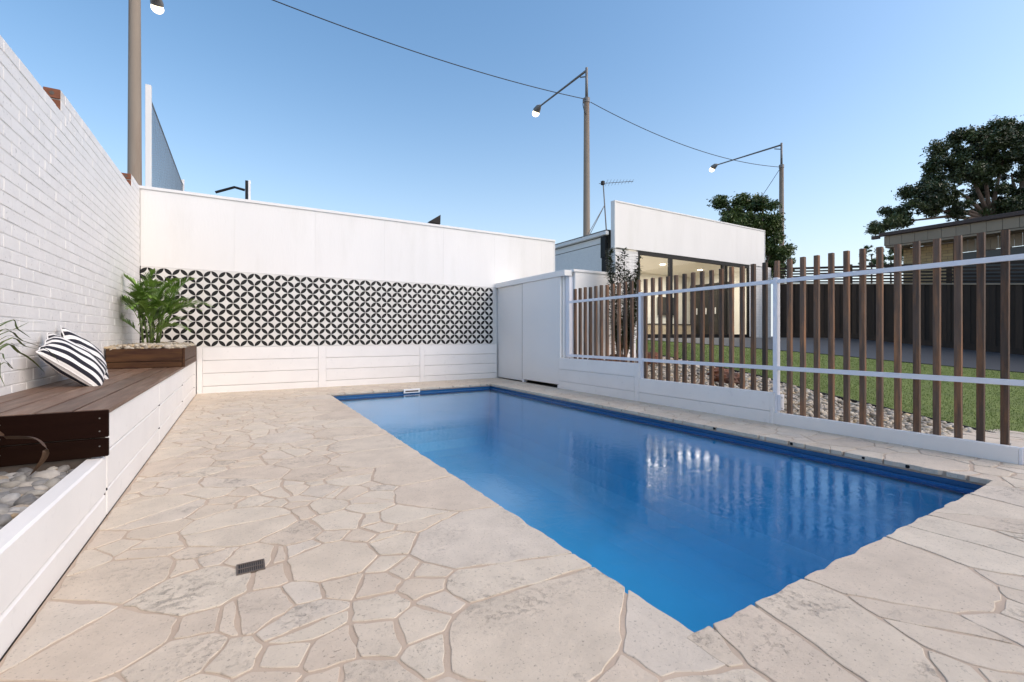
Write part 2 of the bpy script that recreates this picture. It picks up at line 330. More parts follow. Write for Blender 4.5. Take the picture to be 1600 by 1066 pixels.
def woff(p):
    o = Vector((0, 0, 0))
    while p is not None: o += p.location; p = p.parent
    return o
def meta(o, label=None, cat=None, group=None, kind=None):
    for k, v in (('label', label), ('category', cat), ('group', group), ('kind', kind)):
        if v: o[k] = v
    return o
def obj(name, mb, m, parent=None, smooth=False, label=None, cat=None, group=None, kind=None, loc=None):
    """mesh given in world coordinates, origin at loc (or parent's origin)"""
    po = woff(parent); org = Vector(loc) if loc is not None else po
    me = mb.mesh(name, org, smooth) if isinstance(mb, MB) else mb
    if isinstance(mb, MB) and m: me.materials.append(m)
    o = bpy.data.objects.new(name, me); C.objects.link(o); o.parent = parent; o.location = org-po
    return meta(o, label, cat, group, kind)
def thing(name, loc, label, cat, group=None, kind=None):
    o = bpy.data.objects.new(name, None); C.objects.link(o); o.location = loc; o.empty_display_size = .1
    return meta(o, label, cat, group, kind)
def inst(name, me, parent, loc, rot=(0, 0, 0), scale=(1, 1, 1)):
    o = bpy.data.objects.new(name, me); C.objects.link(o); o.parent = parent; o.location = Vector(loc)-woff(parent); o.rotation_euler = rot; o.scale = scale
    return o
def box(name, b, m, parent=None, ch=.003, **k):
    return obj(name, MB().box(*b, ch=ch), m, parent, **k)
def bulk(name, V, F, m, parent=None, rn=None, smooth=False, **k):
    """fast mesh: V (n,3), F (m,k) arrays"""
    me = bpy.data.meshes.new(name); n, kk = F.shape
    off = np.array(woff(parent)); V = (V-off).astype(np.float32)
    me.vertices.add(len(V)); me.vertices.foreach_set('co', V.ravel())
    me.loops.add(n*kk); me.loops.foreach_set('vertex_index', F.ravel().astype(np.int32))
    me.polygons.add(n); me.polygons.foreach_set('loop_start', np.arange(0, n*kk, kk, dtype=np.int32))
    try: me.polygons.foreach_set('loop_total', np.full(n, kk, dtype=np.int32))
    except Exception: pass
    if smooth: me.polygons.foreach_set('use_smooth', [True]*n)
    if rn is not None:
        ca = me.color_attributes.new('rnd', 'FLOAT_COLOR', 'POINT'); ca.data.foreach_set('color', np.concatenate([rn, np.ones((len(rn), 1))], 1).astype(np.float32).ravel())
    me.update(calc_edges=True); me.materials.append(m)
    o = bpy.data.objects.new(name, me); C.objects.link(o); o.parent = parent
    return meta(o, **k)

# icosphere template
def ico(sub):
    t = (1+5**.5)/2
    v = [(-1, t, 0), (1, t, 0), (-1, -t, 0), (1, -t, 0), (0, -1, t), (0, 1, t), (0, -1, -t), (0, 1, -t), (t, 0, -1), (t, 0, 1), (-t, 0, -1), (-t, 0, 1)]
    f = [(0, 11, 5), (0, 5, 1), (0, 1, 7), (0, 7, 10), (0, 10, 11), (1, 5, 9), (5, 11, 4), (11, 10, 2), (10, 7, 6), (7, 1, 8), (3, 9, 4), (3, 4, 2), (3, 2, 6), (3, 6, 8), (3, 8, 9), (4, 9, 5), (2, 4, 11), (6, 2, 10), (8, 6, 7), (9, 8, 1)]
    v = [np.array(p)/np.linalg.norm(p) for p in v]
    for _ in range(sub):
        nf = []; c = {}
        def mid(a, b):
            k = (min(a, b), max(a, b))
            if k not in c: q = v[a]+v[b]; v.append(q/np.linalg.norm(q)); c[k] = len(v)-1
            return c[k]
        for a, b, d in f:
            x, y, z = mid(a, b), mid(b, d), mid(d, a); nf += [(a, x, z), (b, y, x), (d, z, y), (x, y, z)]
        f = nf
    return np.array(v), np.array(f)
ICO0, ICO1, ICO2 = ico(0), ico(1), ico(2)

def pebbles_arrays(pts, sizes, flat=.55, tmpl=ICO1, tilt=.5, rough=.16):
    tv, tf = tmpl; n = len(pts); k = len(tv)
    V = np.tile(tv, (n, 1, 1)); V = V*(1+npr.uniform(-rough, rough, (n, k, 1)))
    sx = npr.uniform(.8, 1.35, (n, 1)); sy = npr.uniform(.65, 1.0, (n, 1)); sz = npr.uniform(flat*.7, flat*1.3, (n, 1))
    V = V*np.concatenate([sx, sy, sz], 1)[:, None, :]*sizes[:, None, None]
    a = npr.uniform(0, 6.28, n); tx = npr.normal(0, tilt, n)
    c, s_ = np.cos(tx), np.sin(tx); y = V[:, :, 1].copy(); z = V[:, :, 2].copy()
    V[:, :, 1] = y*c[:, None]-z*s_[:, None]; V[:, :, 2] = y*s_[:, None]+z*c[:, None]
    c, s_ = np.cos(a), np.sin(a); x = V[:, :, 0].copy(); y = V[:, :, 1].copy()
    V[:, :, 0] = x*c[:, None]-y*s_[:, None]; V[:, :, 1] = x*s_[:, None]+y*c[:, None]
    V += pts[:, None, :]
    F = np.tile(tf, (n, 1, 1))+(np.arange(n)*k)[:, None, None]
    rn = np.repeat(npr.uniform(0, 1, (n, 1, 3)), k, 1)
    return V, F, rn

# ------------------------------------------------------------------ terrain
def zt(x, y):
    a = .30+.1064*(y-4.6)+.026*(x-4.9)
    k = .84-a
    return .84-.5*(k+math.sqrt(k*k+.0015))
def grid_mesh(x0, x1, y0, y1, nx, ny, zf):
    xs = np.linspace(x0, x1, nx+1); ys = np.linspace(y0, y1, ny+1)
    V = np.array([(x, y, zf(x, y)) for y in ys for x in xs])
    F = np.array([(j*(nx+1)+i, j*(nx+1)+i+1, (j+1)*(nx+1)+i+1, (j+1)*(nx+1)+i) for j in range(ny) for i in range(nx)])
    return V, F
g = MB(); Z = -.06
for (a, b, c, d) in ((-300, 1.1, -300, 400), (4.2, 400, -300, 400), (1.1, 4.2, -300, .85), (1.1, 4.2, 7.75, 400)):
    g.add([(a, c, Z), (b, c, Z), (b, d, Z), (a, d, Z)], [(0, 1, 2, 3)])
obj('ground', g, M['ground'], kind='structure', label='bare ground around the yard')
V, F = grid_mesh(4.93, 19, -6, 16, 60, 80, lambda x, y: zt(x, y)-.05)
bulk('terrain', V, F, M['garden_soil'], kind='structure', label='sloping garden soil behind the slatted fence')

# ------------------------------------------------------------------ crazy paving deck
PX0, PX1, PY0, PY1 = 1.19, 4.12, .905, 7.70
def clip(poly, nx, ny, d):           # keep nx*x+ny*y <= d
    out = []
    for i in range(len(poly)):
        a = poly[i]; b = poly[(i+1) % len(poly)]
        da = nx*a[0]+ny*a[1]-d; db = nx*b[0]+ny*b[1]-d
        if da <= 0: out.append(a)
        if (da < 0 < db) or (db < 0 < da):
            t = da/(da-db); out.append((a[0]+(b[0]-a[0])*t, a[1]+(b[1]-a[1])*t))
    return out
def area(p): return .5*abs(sum(p[i][0]*p[(i+1) % len(p)][1]-p[(i+1) % len(p)][0]*p[i][1] for i in range(len(p))))
def paving():
    X0, X1, Y0, Y1 = -.575, 6.4, -1.6, 8.73
    seeds = []
    tries = 0
    rr = random.Random(21)
    while tries < 26000:
        tries += 1
        x = rr.uniform(X0, X1); y = rr.uniform(Y0, Y1)
        if x > 4.80 and y > .93: continue
        if PX0-.02 < x < PX1+.02 and PY0-.02 < y < PY1+.02: continue
        r = rr.choices((.25, .175, .11, .06), (4, 4, 5, 3))[0] if tries < 9000 else rr.choice((.11, .08, .055))
        edge = min(abs(x-PX0) if PY0 < y < PY1 and x < PX0 else 9, abs(y-PY0) if PX0 < x < PX1 and y < PY0 else 9)
        if edge < .16: continue
        if edge < .4: r = max(r, .24)
        if all((x-a)**2+((y-b)*1.0)**2 > (.80*(r+q))**2 for a, b, q in seeds): seeds.append((x, y, r))
    ns = len(seeds)
    extra = []
    allp = seeds+extra; A = np.array(allp); res = []
    for i in range(ns):
        x, y, r = seeds[i]
        x1 = 4.80 if y > .93 else X1
        poly = [(max(X0, x-.8), max(Y0, y-.8)), (min(x1, x+.8), max(Y0, y-.8)), (min(x1, x+.8), min(Y1, y+.8)), (max(X0, x-.8), min(Y1, y+.8))]
        d2 = (A[:, 0]-x)**2+(A[:, 1]-y)**2
        for j in np.argsort(d2)[1:28]:
            px, py, pr = allp[j]; dx, dy = px-x, py-y
            c = (px*px+py*py-x*x-y*y-(pr*pr-r*r)*.9)/2
            poly = clip(poly, dx, dy, c)
            if len(poly) < 3: break
        if len(poly) < 3: continue
        # coping line
        ins = lambda p: PX0+.001 < p[0] < PX1-.001 and PY0+.001 < p[1] < PY1-.001
        xs = [p[0] for p in poly]; ys = [p[1] for p in poly]
        if min(xs) < PX1 and max(xs) > PX0 and min(ys) < PY1 and max(ys) > PY0:
            opts = []
            if x < PX0: opts.append(clip(poly, 1, 0, PX0))
            if x > PX1: opts.append(clip(poly, -1, 0, -PX1))
            if y < PY0: opts.append(clip(poly, 0, 1, PY0))
            if y > PY1: opts.append(clip(poly, 0, -1, -PY1))
            opts = [o for o in opts if len(o) > 2]
            if opts:
                full = poly; poly = max(opts, key=area)
                for sx, lx in ((1, PX0), (-1, -PX1)):      # the other leg round a corner
                    for sy, ly in ((1, PY0), (-1, -PY1)):
                        a_ = clip(full, sx, 0, lx)
                        if poly == a_:
                            l_ = clip(clip(full, -sx, 0, -lx), 0, sy, ly)
                            if len(l_) > 2 and area(l_) > .003: res.append((l_, (x, y)))
                        b_ = clip(full, 0, sy, ly)
                        if poly == b_:
                            l_ = clip(clip(full, 0, -sy, -ly), sx, 0, lx)
                            if len(l_) > 2 and area(l_) > .003: res.append((l_, (x, y)))
        if len(poly) >= 3 and area(poly) > .0015:
            if area(poly) > .04 and rr.random() < .62 and edge_d(poly) > .05:      # split some large slabs into angular pieces
                cx = sum(p[0] for p in poly)/len(poly); cy = sum(p[1] for p in poly)/len(poly); t = rr.uniform(0, 3.14); nx, ny = math.cos(t), math.sin(t); o_ = nx*cx+ny*cy+rr.uniform(-.06, .06)
                for h_ in (clip(poly, nx, ny, o_), clip(poly, -nx, -ny, -o_)):
                    if len(h_) > 2: res.append((h_, (x, y)))
            else: res.append((poly, (x, y)))
    return res
def edge_d(poly):
    return min(min(abs(p[0]-PX0), abs(p[0]-PX1)) if PY0-.01 < p[1] < PY1+.01 else min(abs(p[1]-PY0), abs(p[1]-PY1)) if PX0-.01 < p[0] < PX1+.01 else 9 for p in poly)
def stone(mb, poly, c, rr):
    # shrink for joint, subdivide and roughen
    g = rr.uniform(.003, .008)
    cx = sum(p[0] for p in poly)/len(poly); cy = sum(p[1] for p in poly)/len(poly)
    # inset each edge
    q = poly; ccw = sum(q[i][0]*q[(i+1) % len(q)][1]-q[(i+1) % len(q)][0]*q[i][1] for i in range(len(q))) > 0
    if not ccw: q = q[::-1]
    base = q
    for i in range(len(base)):
        a = base[i]; b = base[(i+1) % len(base)]; dx, dy = b[0]-a[0], b[1]-a[1]; l = math.hypot(dx, dy)
        if l < 1e-5: continue
        nx, ny = dy/l, -dx/l
        gg = g*rr.uniform(.6, 1.6)
        mx, my = (a[0]+b[0])/2, (a[1]+b[1])/2
        onedge = (abs(mx-PX0) < .004 and abs(nx) > .9) or (abs(mx-PX1) < .004 and abs(nx) > .9) or (abs(my-PY0) < .004 and abs(ny) > .9) or (abs(my-PY1) < .004 and abs(ny) > .9)
        if onedge: gg = -.022
        q = clip(q, nx, ny, nx*a[0]+ny*a[1]-gg)
        if onedge:   # push out over the pool
            q = [(p[0]-gg*nx, p[1]-gg*ny) if abs(nx*p[0]+ny*p[1]-(nx*a[0]+ny*a[1])) < .004 else p for p in q]
    if len(q) < 3 or area(q) < .0008: return False
    # corner rounding + noisy edge
    pts = []
    ph = rr.uniform(0, 10)
    for i in range(len(q)):
        a = q[i-1]; b = q[i]; c2 = q[(i+1) % len(q)]
        la = math.hypot(a[0]-b[0], a[1]-b[1]); lc = math.hypot(c2[0]-b[0], c2[1]-b[1])
        ra = min(.007, la*.25); rc = min(.007, lc*.25)
        if la < 1e-4 or lc < 1e-4: continue
        p0 = (b[0]+(a[0]-b[0])/la*ra, b[1]+(a[1]-b[1])/la*ra); p1 = (b[0]+(c2[0]-b[0])/lc*rc, b[1]+(c2[1]-b[1])/lc*rc)
        pts.append(p0); pts.append(((p0[0]+p1[0])/2*.55+b[0]*.45, (p0[1]+p1[1])/2*.55+b[1]*.45)); pts.append(p1)
        l = lc-ra-rc
        k = int(l/.045)
        dx, dy = (c2[0]-b[0])/lc, (c2[1]-b[1])/lc
        for j in range(1, k+1):
            t = j/(k+1); w0 = rr.uniform(-.0045, .0045)+.004*math.sin(ph+j*1.1)
            pts.append((p1[0]+dx*l*t+dy*w0, p1[1]+dy*l*t-dx*w0))
    n = len(pts)
    if n < 5: return False
    h = rr.uniform(-.0007, .0007); e = .0025
    cx = sum(p[0] for p in pts)/n; cy = sum(p[1] for p in pts)/n
    top = []; mid = []; bot = []
    for (x, y) in pts:
        l = max(1e-4, math.hypot(x-cx, y-cy)); top.append((x-(x-cx)/l*e, y-(y-cy)/l*e, h)); mid.append((x, y, h-.0018+rr.uniform(-.0005, .0005))); bot.append((x, y, -.032))
    vs = top+mid+bot; fs = [tuple(range(n))]
    for i in range(n):
        j = (i+1) % n
        fs += [(n+i, n+j, j, i), (2*n+i, 2*n+j, n+j, n+i)]
    mb.add(vs, fs, (rr.random(), rr.random(), rr.random())); return True
deck = thing('pool_deck', (0, 0, 0), None, None, kind='structure')
bed = MB(); 
for (a, b, c, d) in ((-.58, PX0, -1.6, 8.74), (PX1, 4.80, .93, 8.74), (PX1, 6.4, -1.6, .93), (PX0, PX1, -1.6, PY0), (PX0, PX1, PY1, 8.74)):
    bed.box(a, b, c, d, -.05, -.0032)
# joints sit 8 mm below the stone faces
obj('mortar_bed', bed, M['grout'], deck)
cells = paving()
def seen(c):
    x, y = c; z = x*.512+y*.859; r = x*.859-y*.512
    return z > .9 and abs(r/z) < 1.15
cells.sort(key=lambda t: -(area(t[0])/max(.5, (t[1][0]*.512+t[1][1]*.859))**3 if seen(t[1]) else 0))
rr = random.Random(5); rest = MB()
for i, (poly, c) in enumerate(cells):
    if i < 298:
        mb = MB()
        if stone(mb, poly, c, rr): obj('paving_stone', mb, M['stone'], deck)
    else: stone(rest, poly, c, rr)
obj('paving_stone_remainder', rest, M['stone'], deck, kind='stuff')
print('cells', len(cells))

# drain
dr = thing('drain_grate', (.04, 2.09, 0), 'small dark brown slotted drain grate set in the crazy paving', 'drain grate')
fr = MB(); ax0, ax1, ay0, ay1 = -.01, .088, 2.042, 2.135
fr.box(ax0, ax1, ay0, ay0+.007, -.008, .0035); fr.box(ax0, ax1, ay1-.007, ay1, -.008, .0035); fr.box(ax0, ax0+.007, ay0+.007, ay1-.007, -.008, .0035); fr.box(ax1-.007, ax1, ay0+.007, ay1-.007, -.008, .0035)
fr.box(ax0+.007, ax1-.007, (ay0+ay1)/2-.003, (ay0+ay1)/2+.003, -.006, .003)
obj('frame', fr, M['grate'], dr)
sb = MB()
for i in range(11):
    x = ax0+.012+i*.0073; sb.box(x, x+.0036, ay0+.007, ay1-.007, -.006, .0025)
obj('bars', sb, M['grate'], dr)
box('pit', (ax0+.003, ax1-.003, ay0+.003, ay1-.003, -.012, .0008), M['black'], dr, ch=0)

# ------------------------------------------------------------------ pool
pool = thing('swimming_pool', ((PX0+PX1)/2, (PY0+PY1)/2, -1.5), 'rectangular in-ground swimming pool with a deep blue shell', 'swimming pool')
def basin():
    mb = MB(); a, b, c, d = PX0-.012, PX1+.012, PY0-.012, PY1+.012
    prof = [(0, -.03), (0, -.125), (.03, -.14), (.05, -.16), (.07, -.45), (.11, -.75), (.18, -.93), (.30, -1.05), (.48, -1.12), (.75, -1.15), (1.1, -1.16)]
    rings = []
    for i, z in prof: rings.append([(a+i, c+i, z), (b-i, c+i, z), (b-i, d-i, z), (a+i, d-i, z)])
    rings = [[(p[0], p[1], p[2]*(1+.18*(1-(p[1]-c)/(d-c))) if p[2] < -.6 else p[2]) for p in r_] for r_ in rings]
    vs = [p for r_ in rings for p in r_]; fs = []
    for k in range(len(rings)-1):
        for i in range(4):
            j = (i+1) % 4; fs.append((k*4+i, (k+1)*4+i, (k+1)*4+j, k*4+j))
    n = (len(rings)-1)*4; fs.append((n, n+1, n+2, n+3)); mb.add(vs, fs); return mb
obj('shell', basin(), M['blue'], pool)
rim = MB(); t = .011
for (a, b, c, d) in ((PX0-t, PX0-.002, PY0, PY1), (PX1+.002, PX1+t, PY0, PY1), (PX0-t, PX1+t, PY0-t, PY0-.001), (PX0-t, PX1+t, PY1+.001, PY1+t)):
    rim.box(a, b, c, d, -.118, -.034)
obj('rim_band', rim, M['rim'], pool)
lg = MB(); lg.box(PX1-.05, PX1+.002, PY0+.05, PY1-.02, -.120, -.085, .012)
lg.box(PX0+.02, PX1-.052, PY1-.05, PY1+.001, -.120, -.085, .012)
obj('ledge', lg, M['rim'], pool)
sk = box('skimmer_cover', (2.41, 2.70, PY1-.045, PY1-.02, -.075, -.004), M['white'], pool, ch=.005)
box('skimmer_slot', (2.44, 2.67, PY1-.048, PY1-.0455, -.055, -.03), M['grate'], sk, ch=0)
for yy in (2.15, 2.9, 1.62, 1.35, 4.2):
    cl = MB(); cl.box(PX1-.026, PX1+.0, yy, yy+.024, -.03, -.006, .004); obj('cover_anchor', cl, M['black'], pool)
wt = MB(); wt.add([(PX0-.011, PY0-.011, -.088), (PX1+.011, PY0-.011, -.088), (PX1+.011, PY1+.011, -.088), (PX0-.011, PY1+.011, -.088)], [(0, 1, 2, 3)])
obj('water', wt, M['water'], kind='structure', label='still blue pool water')

# ------------------------------------------------------------------ left brick wall (painted white)
WX = -1.28; CH = .0881; BL = .24
bw = thing('brick_wall', (WX-.055, 4, 0), 'tall white painted brick wall stepping up along the timber bench', 'wall')
ZL = 1.652
tiers = ((-2.0, 5.22, 13), (5.22, 8.12, 15), (8.12, 8.76, 17))
core = MB()
for y0, y1, k in tiers: core.box(WX-.105, WX-.0027, y0+.003, y1-.0, -.05, ZL+k*CH-.006)
obj('mortar_core', core, M['white_mortar'], bw)
bt = []
for i in range(5):
    m_ = MB(); m_.box(-.0985, 0, -.1190, .1190, -.0412, .0412, .0026+.0004*i); me = m_.mesh('brick'); me.materials.append(M['white_brick']); bt.append(me)
bl = []
for k in range(-19, 17):
    z = ZL+(k+.5)*CH
    off = 0 if k % 2 else BL/2
    j = -9
    while True:
        yc = 4.25+off+j*BL-.12; j += 1
        if yc > 8.76: break
        top = 13 if yc < 5.22 else (15 if yc < 8.12 else 17)
        if yc < -1.9 or k >= top: continue
        y0, y1 = yc-.1192, yc+.1192
        lim = 5.22 if k >= 13 and k < 15 else (8.12 if k >= 15 else -2)
        if yc-.115 < lim: y0 = lim
        if y1 > 8.74: y1 = 8.74
        if y1-y0 < .03: continue
        bl.append((y0, y1, z))
vis = [b for b in bl if b[0] > 3.95 and b[2] > .54]
vis.sort(key=lambda b: b[0]); near = set(vis[:296]); rest = MB()
for b in bl:
    jx = rnd.uniform(-.0018, .0018)
    if b in near:
        s_ = (b[1]-b[0])/.238
        inst('brick', rnd.choice(bt), bw, (WX+jx, (b[0]+b[1])/2, b[2]), (rnd.uniform(-.004, .004), 0, rnd.uniform(-.006, .006)), (1, s_, 1))
    else: rest.box(WX-.0985, WX+jx, b[0], b[1], b[2]-.041, b[2]+.041, .0035)
obj('brick_remainder', rest, M['white_brick'], bw, kind='stuff')
for y, k in ((5.22, 13), (8.12, 15)):
    for q in range(2):
        z = ZL+(k+q+.5)*CH
        o = box('bare_brick_end', (WX-.108, WX-.004, y-.012, y-.0015, z-.038, z+.039), M['brick_raw'], bw, ch=.002, label='bare red brown brick end where the wall top steps up')
        h_ = MB(); h_.tube((WX-.055, y-.0125, z), (WX-.055, y-.014, z), .016, n=14); obj('core_hole', h_, M['grate'], o)

# ------------------------------------------------------------------ back wall
BY = 8.75
bk = thing('back_wall', (2.5, BY, 0), 'long white rendered boundary wall across the far end of the pool', 'wall')
box('wall_core', (-1.40, 6.36, BY+.012, BY+.14, -.05, 3.12), M['white'], bk, ch=0)
xs = [-1.275, -.067, 1.153, 2.38, 3.584, 4.775, 6.0, 6.365]
for a, b in zip(xs[:-1], xs[1:]): box('render_panel', (a+.0005, b-.0005, BY, BY+.012, 1.965, 3.118), M['render'], bk, ch=.0006)
box('capping', (-1.30, 6.395, BY-.018, BY+.16, 3.12, 3.165), M['white'], bk)
box('end_trim', (6.366, 6.392, BY-.008, BY+.15, 1.9, 3.119), M['white'], bk)
box('tile_backing', (-1.275, 4.803, BY-.006, BY+.011, .735, 1.9635), M['white_mortar'], bk, ch=0)
q = .2015; tm = MB(); tm.box(-q/2+.0011, q/2-.0011, 0, .009, -q/2+.0011, q/2-.0011, .0009); tme = tm.mesh('tile'); tme.materials.append(M['tile'])
for r_ in range(6):
    for c_ in range(30):
        inst('tile', tme, bk, (-1.191+c_*q*.9955+.0, BY-.0135, .7365+q*(r_+.5)))
box('tile_trim', (-1.28, -1.270, BY-.017, BY-.0065, .737, 1.96), M['black'], bk, ch=0)
# white sleeper plinth under the tiles
pl = thing('back_retaining_wall', (2.2, BY-.03, 0), 'low white sleeper wall under the patterned tiles behind the pool', 'retaining wall')
px = [-.56, 1.20, 1.325, 3.065, 3.15, 4.80]
zb = [-.01, .110, .316, .520, .731]
for a, b in ((-.50, 1.20), (1.325, 3.065), (3.15, 4.80)):
    for z0, z1 in zip(zb[:-1], zb[1:]): box('sleeper', (a+.0015, b-.0015, BY-.052, BY-.009, z0+.0025, z1-.0025), M['white_board'], pl, ch=.0045)
for a, b in ((-.575, -.50), (1.20, 1.325), (3.065, 3.15)): box('post', (a, b, BY-.056, BY-.009, -.01, .731), M['white_board'], pl, ch=.003)
box('ledge', (-.575, 4.80, BY-.050, BY-.0075, .7325, .7352), M['white'], pl, ch=0)

# ------------------------------------------------------------------ left sleeper wall, planter wall
LX = -.585
lw = thing('bench_retaining_wall', (LX, 6, 0), 'white painted sleeper wall facing the timber bench on the left', 'retaining wall')
def bay(y0, y1, zs, par, th=.045):
    for z0, z1 in zip(zs[:-1], zs[1:]): box('sleeper', (LX-th, LX, y0+.002, y1-.002, z0+.0025, z1-.0025), M['white_board'], par, ch=.005)
for y0, y1 in ((3.09, 4.875), (4.89, 6.71)): bay(y0, y1, [-.01, .130, .322, .519], lw)
bay(6.725, 8.36, [-.01, .135, .335, .535, .731], lw)
for y in (3.083, 4.8825, 6.7175): box('joint', (LX-.05, LX-.006, y-.004, y+.004, -.01, .515), M['grate'], lw, ch=0)
box('post', (LX-.08, LX-.0, 8.375, 8.69, -.01, .731), M['white_board'], lw)
bolt = MB()
for y in (3.083, 4.8825, 6.7175, 8.367):
    for z in (.13, .325): bolt.box(LX-.02, LX+.003, y-.006, y+.006, z-.006, z+.006, .002)
obj('bracket_lugs', bolt, M['black'], lw)
lp = thing('low_planter_wall', (LX, 1.5, 0), 'lowest white sleeper wall with bevelled top holding the pebble bed', 'retaining wall')
box('sleeper', (LX-.075, LX, -1.6, 3.075, .1135, .303), M['white_board'], lp, ch=.008)
box('sleeper', (LX-.075, LX, -1.6, 3.075, -.01, .1085), M['white_board'], lp, ch=.008)

# ------------------------------------------------------------------ timber bench
be = thing('timber_bench', (-.93, 4.8, .3), 'long dark timber deck bench built along the white brick wall', 'bench')
W = (-.566+1.272)/5
for i in range(5):
    a = -1.272+i*W
    box('deck_board', (a+.005, a+W-.005, 3.045, 8.68, .5215, .5455), M['deck_timber'], be, ch=.003)
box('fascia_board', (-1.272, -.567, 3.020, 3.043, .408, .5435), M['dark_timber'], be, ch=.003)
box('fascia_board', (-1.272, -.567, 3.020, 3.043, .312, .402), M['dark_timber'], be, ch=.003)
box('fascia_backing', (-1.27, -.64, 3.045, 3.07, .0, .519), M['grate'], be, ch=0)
for x in (-.60, -.95, -1.2):
    for z in (.365, .44, .505): obj('screw', MB().tube((x, 3.0198, z), (x, 3.019, z), .0035, n=8), M['galv'], be)

# ------------------------------------------------------------------ planter box with palm
pb = thing('timber_planter_box', (-.9, 7.6, .546), 'low dark timber planter box at the far end of the bench', 'planter box')
box('board', (-1.262, -.575, 6.60, 6.625, .622, .768), M['planter_timber'], pb)
box('board', (-1.262, -.575, 6.60, 6.625, .548, .617), M['planter_timber'], pb)
box('corner_post', (-.574, -.550, 6.595, 6.625, .548, .772), M['planter_timber'], pb)
box('side_board', (-.574, -.552, 6.627, 8.30, .622, .768), M['planter_timber'], pb)
box('side_board', (-.574, -.552, 6.627, 8.30, .548, .617), M['planter_timber'], pb)
box('soil', (-1.262, -.576, 6.627, 8.68, .548, .735), M['garden_soil'], pb, ch=0)
pts = []
for i in range(1900):
    x = rnd.uniform(-1.25, -.59); y = 6.63+2.0*rnd.random()**1.3
    pts.append((x, y, .748+rnd.uniform(0, .04)+.02*math.exp(-((x+.95)**2)/.05)))
pts = np.array(pts); V, F, rn = pebbles_arrays(pts, npr.uniform(.018, .034, len(pts)), .62, ICO1)
bulk('pebble_mulch', V.reshape(-1, 3), F.reshape(-1, 3), M['gravel'], None, rn.reshape(-1, 3), True, kind='stuff', label='pale pebbles filling the timber planter box', cat='pebbles')

def blade(mb, p0, d0, length, width, droop, n=7, fold=0., up=Vector((0, 0, 1)), tipw=.08, twist=0.):
    p = Vector(p0); d = Vector(d0).normalized(); vs = []; st = length/n
    for i in range(n+1):
        t = i/n; side = d.cross(up)
        if side.length < 1e-3: side = Vector((1, 0, 0))
        side.normalize()
        if twist:
            from mathutils import Quaternion
            side = Quaternion(d, twist*t) @ side
        ww = width*.5*(math.sin(math.pi*min(1, (t*.85+.15)))**.7 if t < 1 else 0)+width*tipw*(1-t)
        if t == 1: ww = width*.02
        vs += [p-side*ww, p+side*ww]
        d = (d+Vector((0, 0, -droop*(.3+t)/n))).normalized(); p = p+d*st
    mb.add(vs, [(2*i, 2*i+1, 2*i+3, 2*i+2) for i in range(n)])
def frond(mb, base, az, el, length, droop, nl=22, lw_=.022, ll=.24, rr=rnd):
    p = Vector(base); d = Vector((math.cos(az)*math.cos(el), math.sin(az)*math.cos(el), math.sin(el))); n = 14; pts = []; ds = []
    for i in range(n+1):
        pts.append(p.copy()); ds.append(d.copy()); d = (d+Vector((0, 0, -droop/n*(.4+1.2*i/n)))).normalized(); p = p+d*length/n
    mb.path(pts, [.0045*(1-.75*i/n) for i in range(n+1)], 5)
    for k in range(nl):
        t = .22+.78*k/(nl-1); f = t*n; i = min(n-1, int(f)); q_ = pts[i].lerp(pts[i+1], f-i); dd = ds[i]
        side = dd.cross(Vector((0, 0, 1))).normalized(); upv = side.cross(dd)
        for sg in (-1, 1):
            l = ll*(math.sin(math.pi*(.18+.75*t)))**.7*rr.uniform(.85, 1.1)
            dr_ = (side*sg*(1.0-.45*t)+dd*(.55+.6*t)+upv*rr.uniform(.1, .3)).normalized()
            blade(mb, q_, dr_, l, lw_*rr.uniform(.8, 1.1), rr.uniform(.4, .9), 4, tipw=.0)
palm = thing('palm_plant', (-.98, 7.45, .76), 'bushy green potted palm with arching feather leaves in the corner', 'palm')
rp = random.Random(3)
for i in range(7):
    a = rp.uniform(0, 6.28); r_ = rp.uniform(.02, .10); x, y = -.98+r_*math.cos(a), 7.45+r_*math.sin(a)*.8
    lean = Vector((math.cos(a)*.06, math.sin(a)*.06, rp.uniform(.35, .55)))
    m_ = MB(); m_.path([(x, y, .74), Vector((x, y, .76))+lean*.5+Vector((.01, 0, 0)), Vector((x, y, .76))+lean], [.014, .012, .008], 7)
    obj('stem', m_, M['stem'], palm, smooth=True)
    top = Vector((x, y, .76))+lean
    for j in range(5):
        az = a+rp.uniform(-1.9, 1.9)
        if math.cos(az) < -.3: az = math.pi-az+rp.uniform(-.3, .3) if rp.random() < .55 else az
        m_ = MB(); frond(m_, top-Vector((0, 0, rp.uniform(0, .3))), az, rp.uniform(.75, 1.35), rp.uniform(.42, .66), rp.uniform(1.0, 1.9), 25, .0155, .20, rp)
        for q2, v_ in enumerate(m_.v):     # keep leaves off the two walls
            if v_[0] < -1.262: m_.v[q2] = (-1.262, v_[1], v_[2])
        obj('frond', m_, M['palm'], palm)

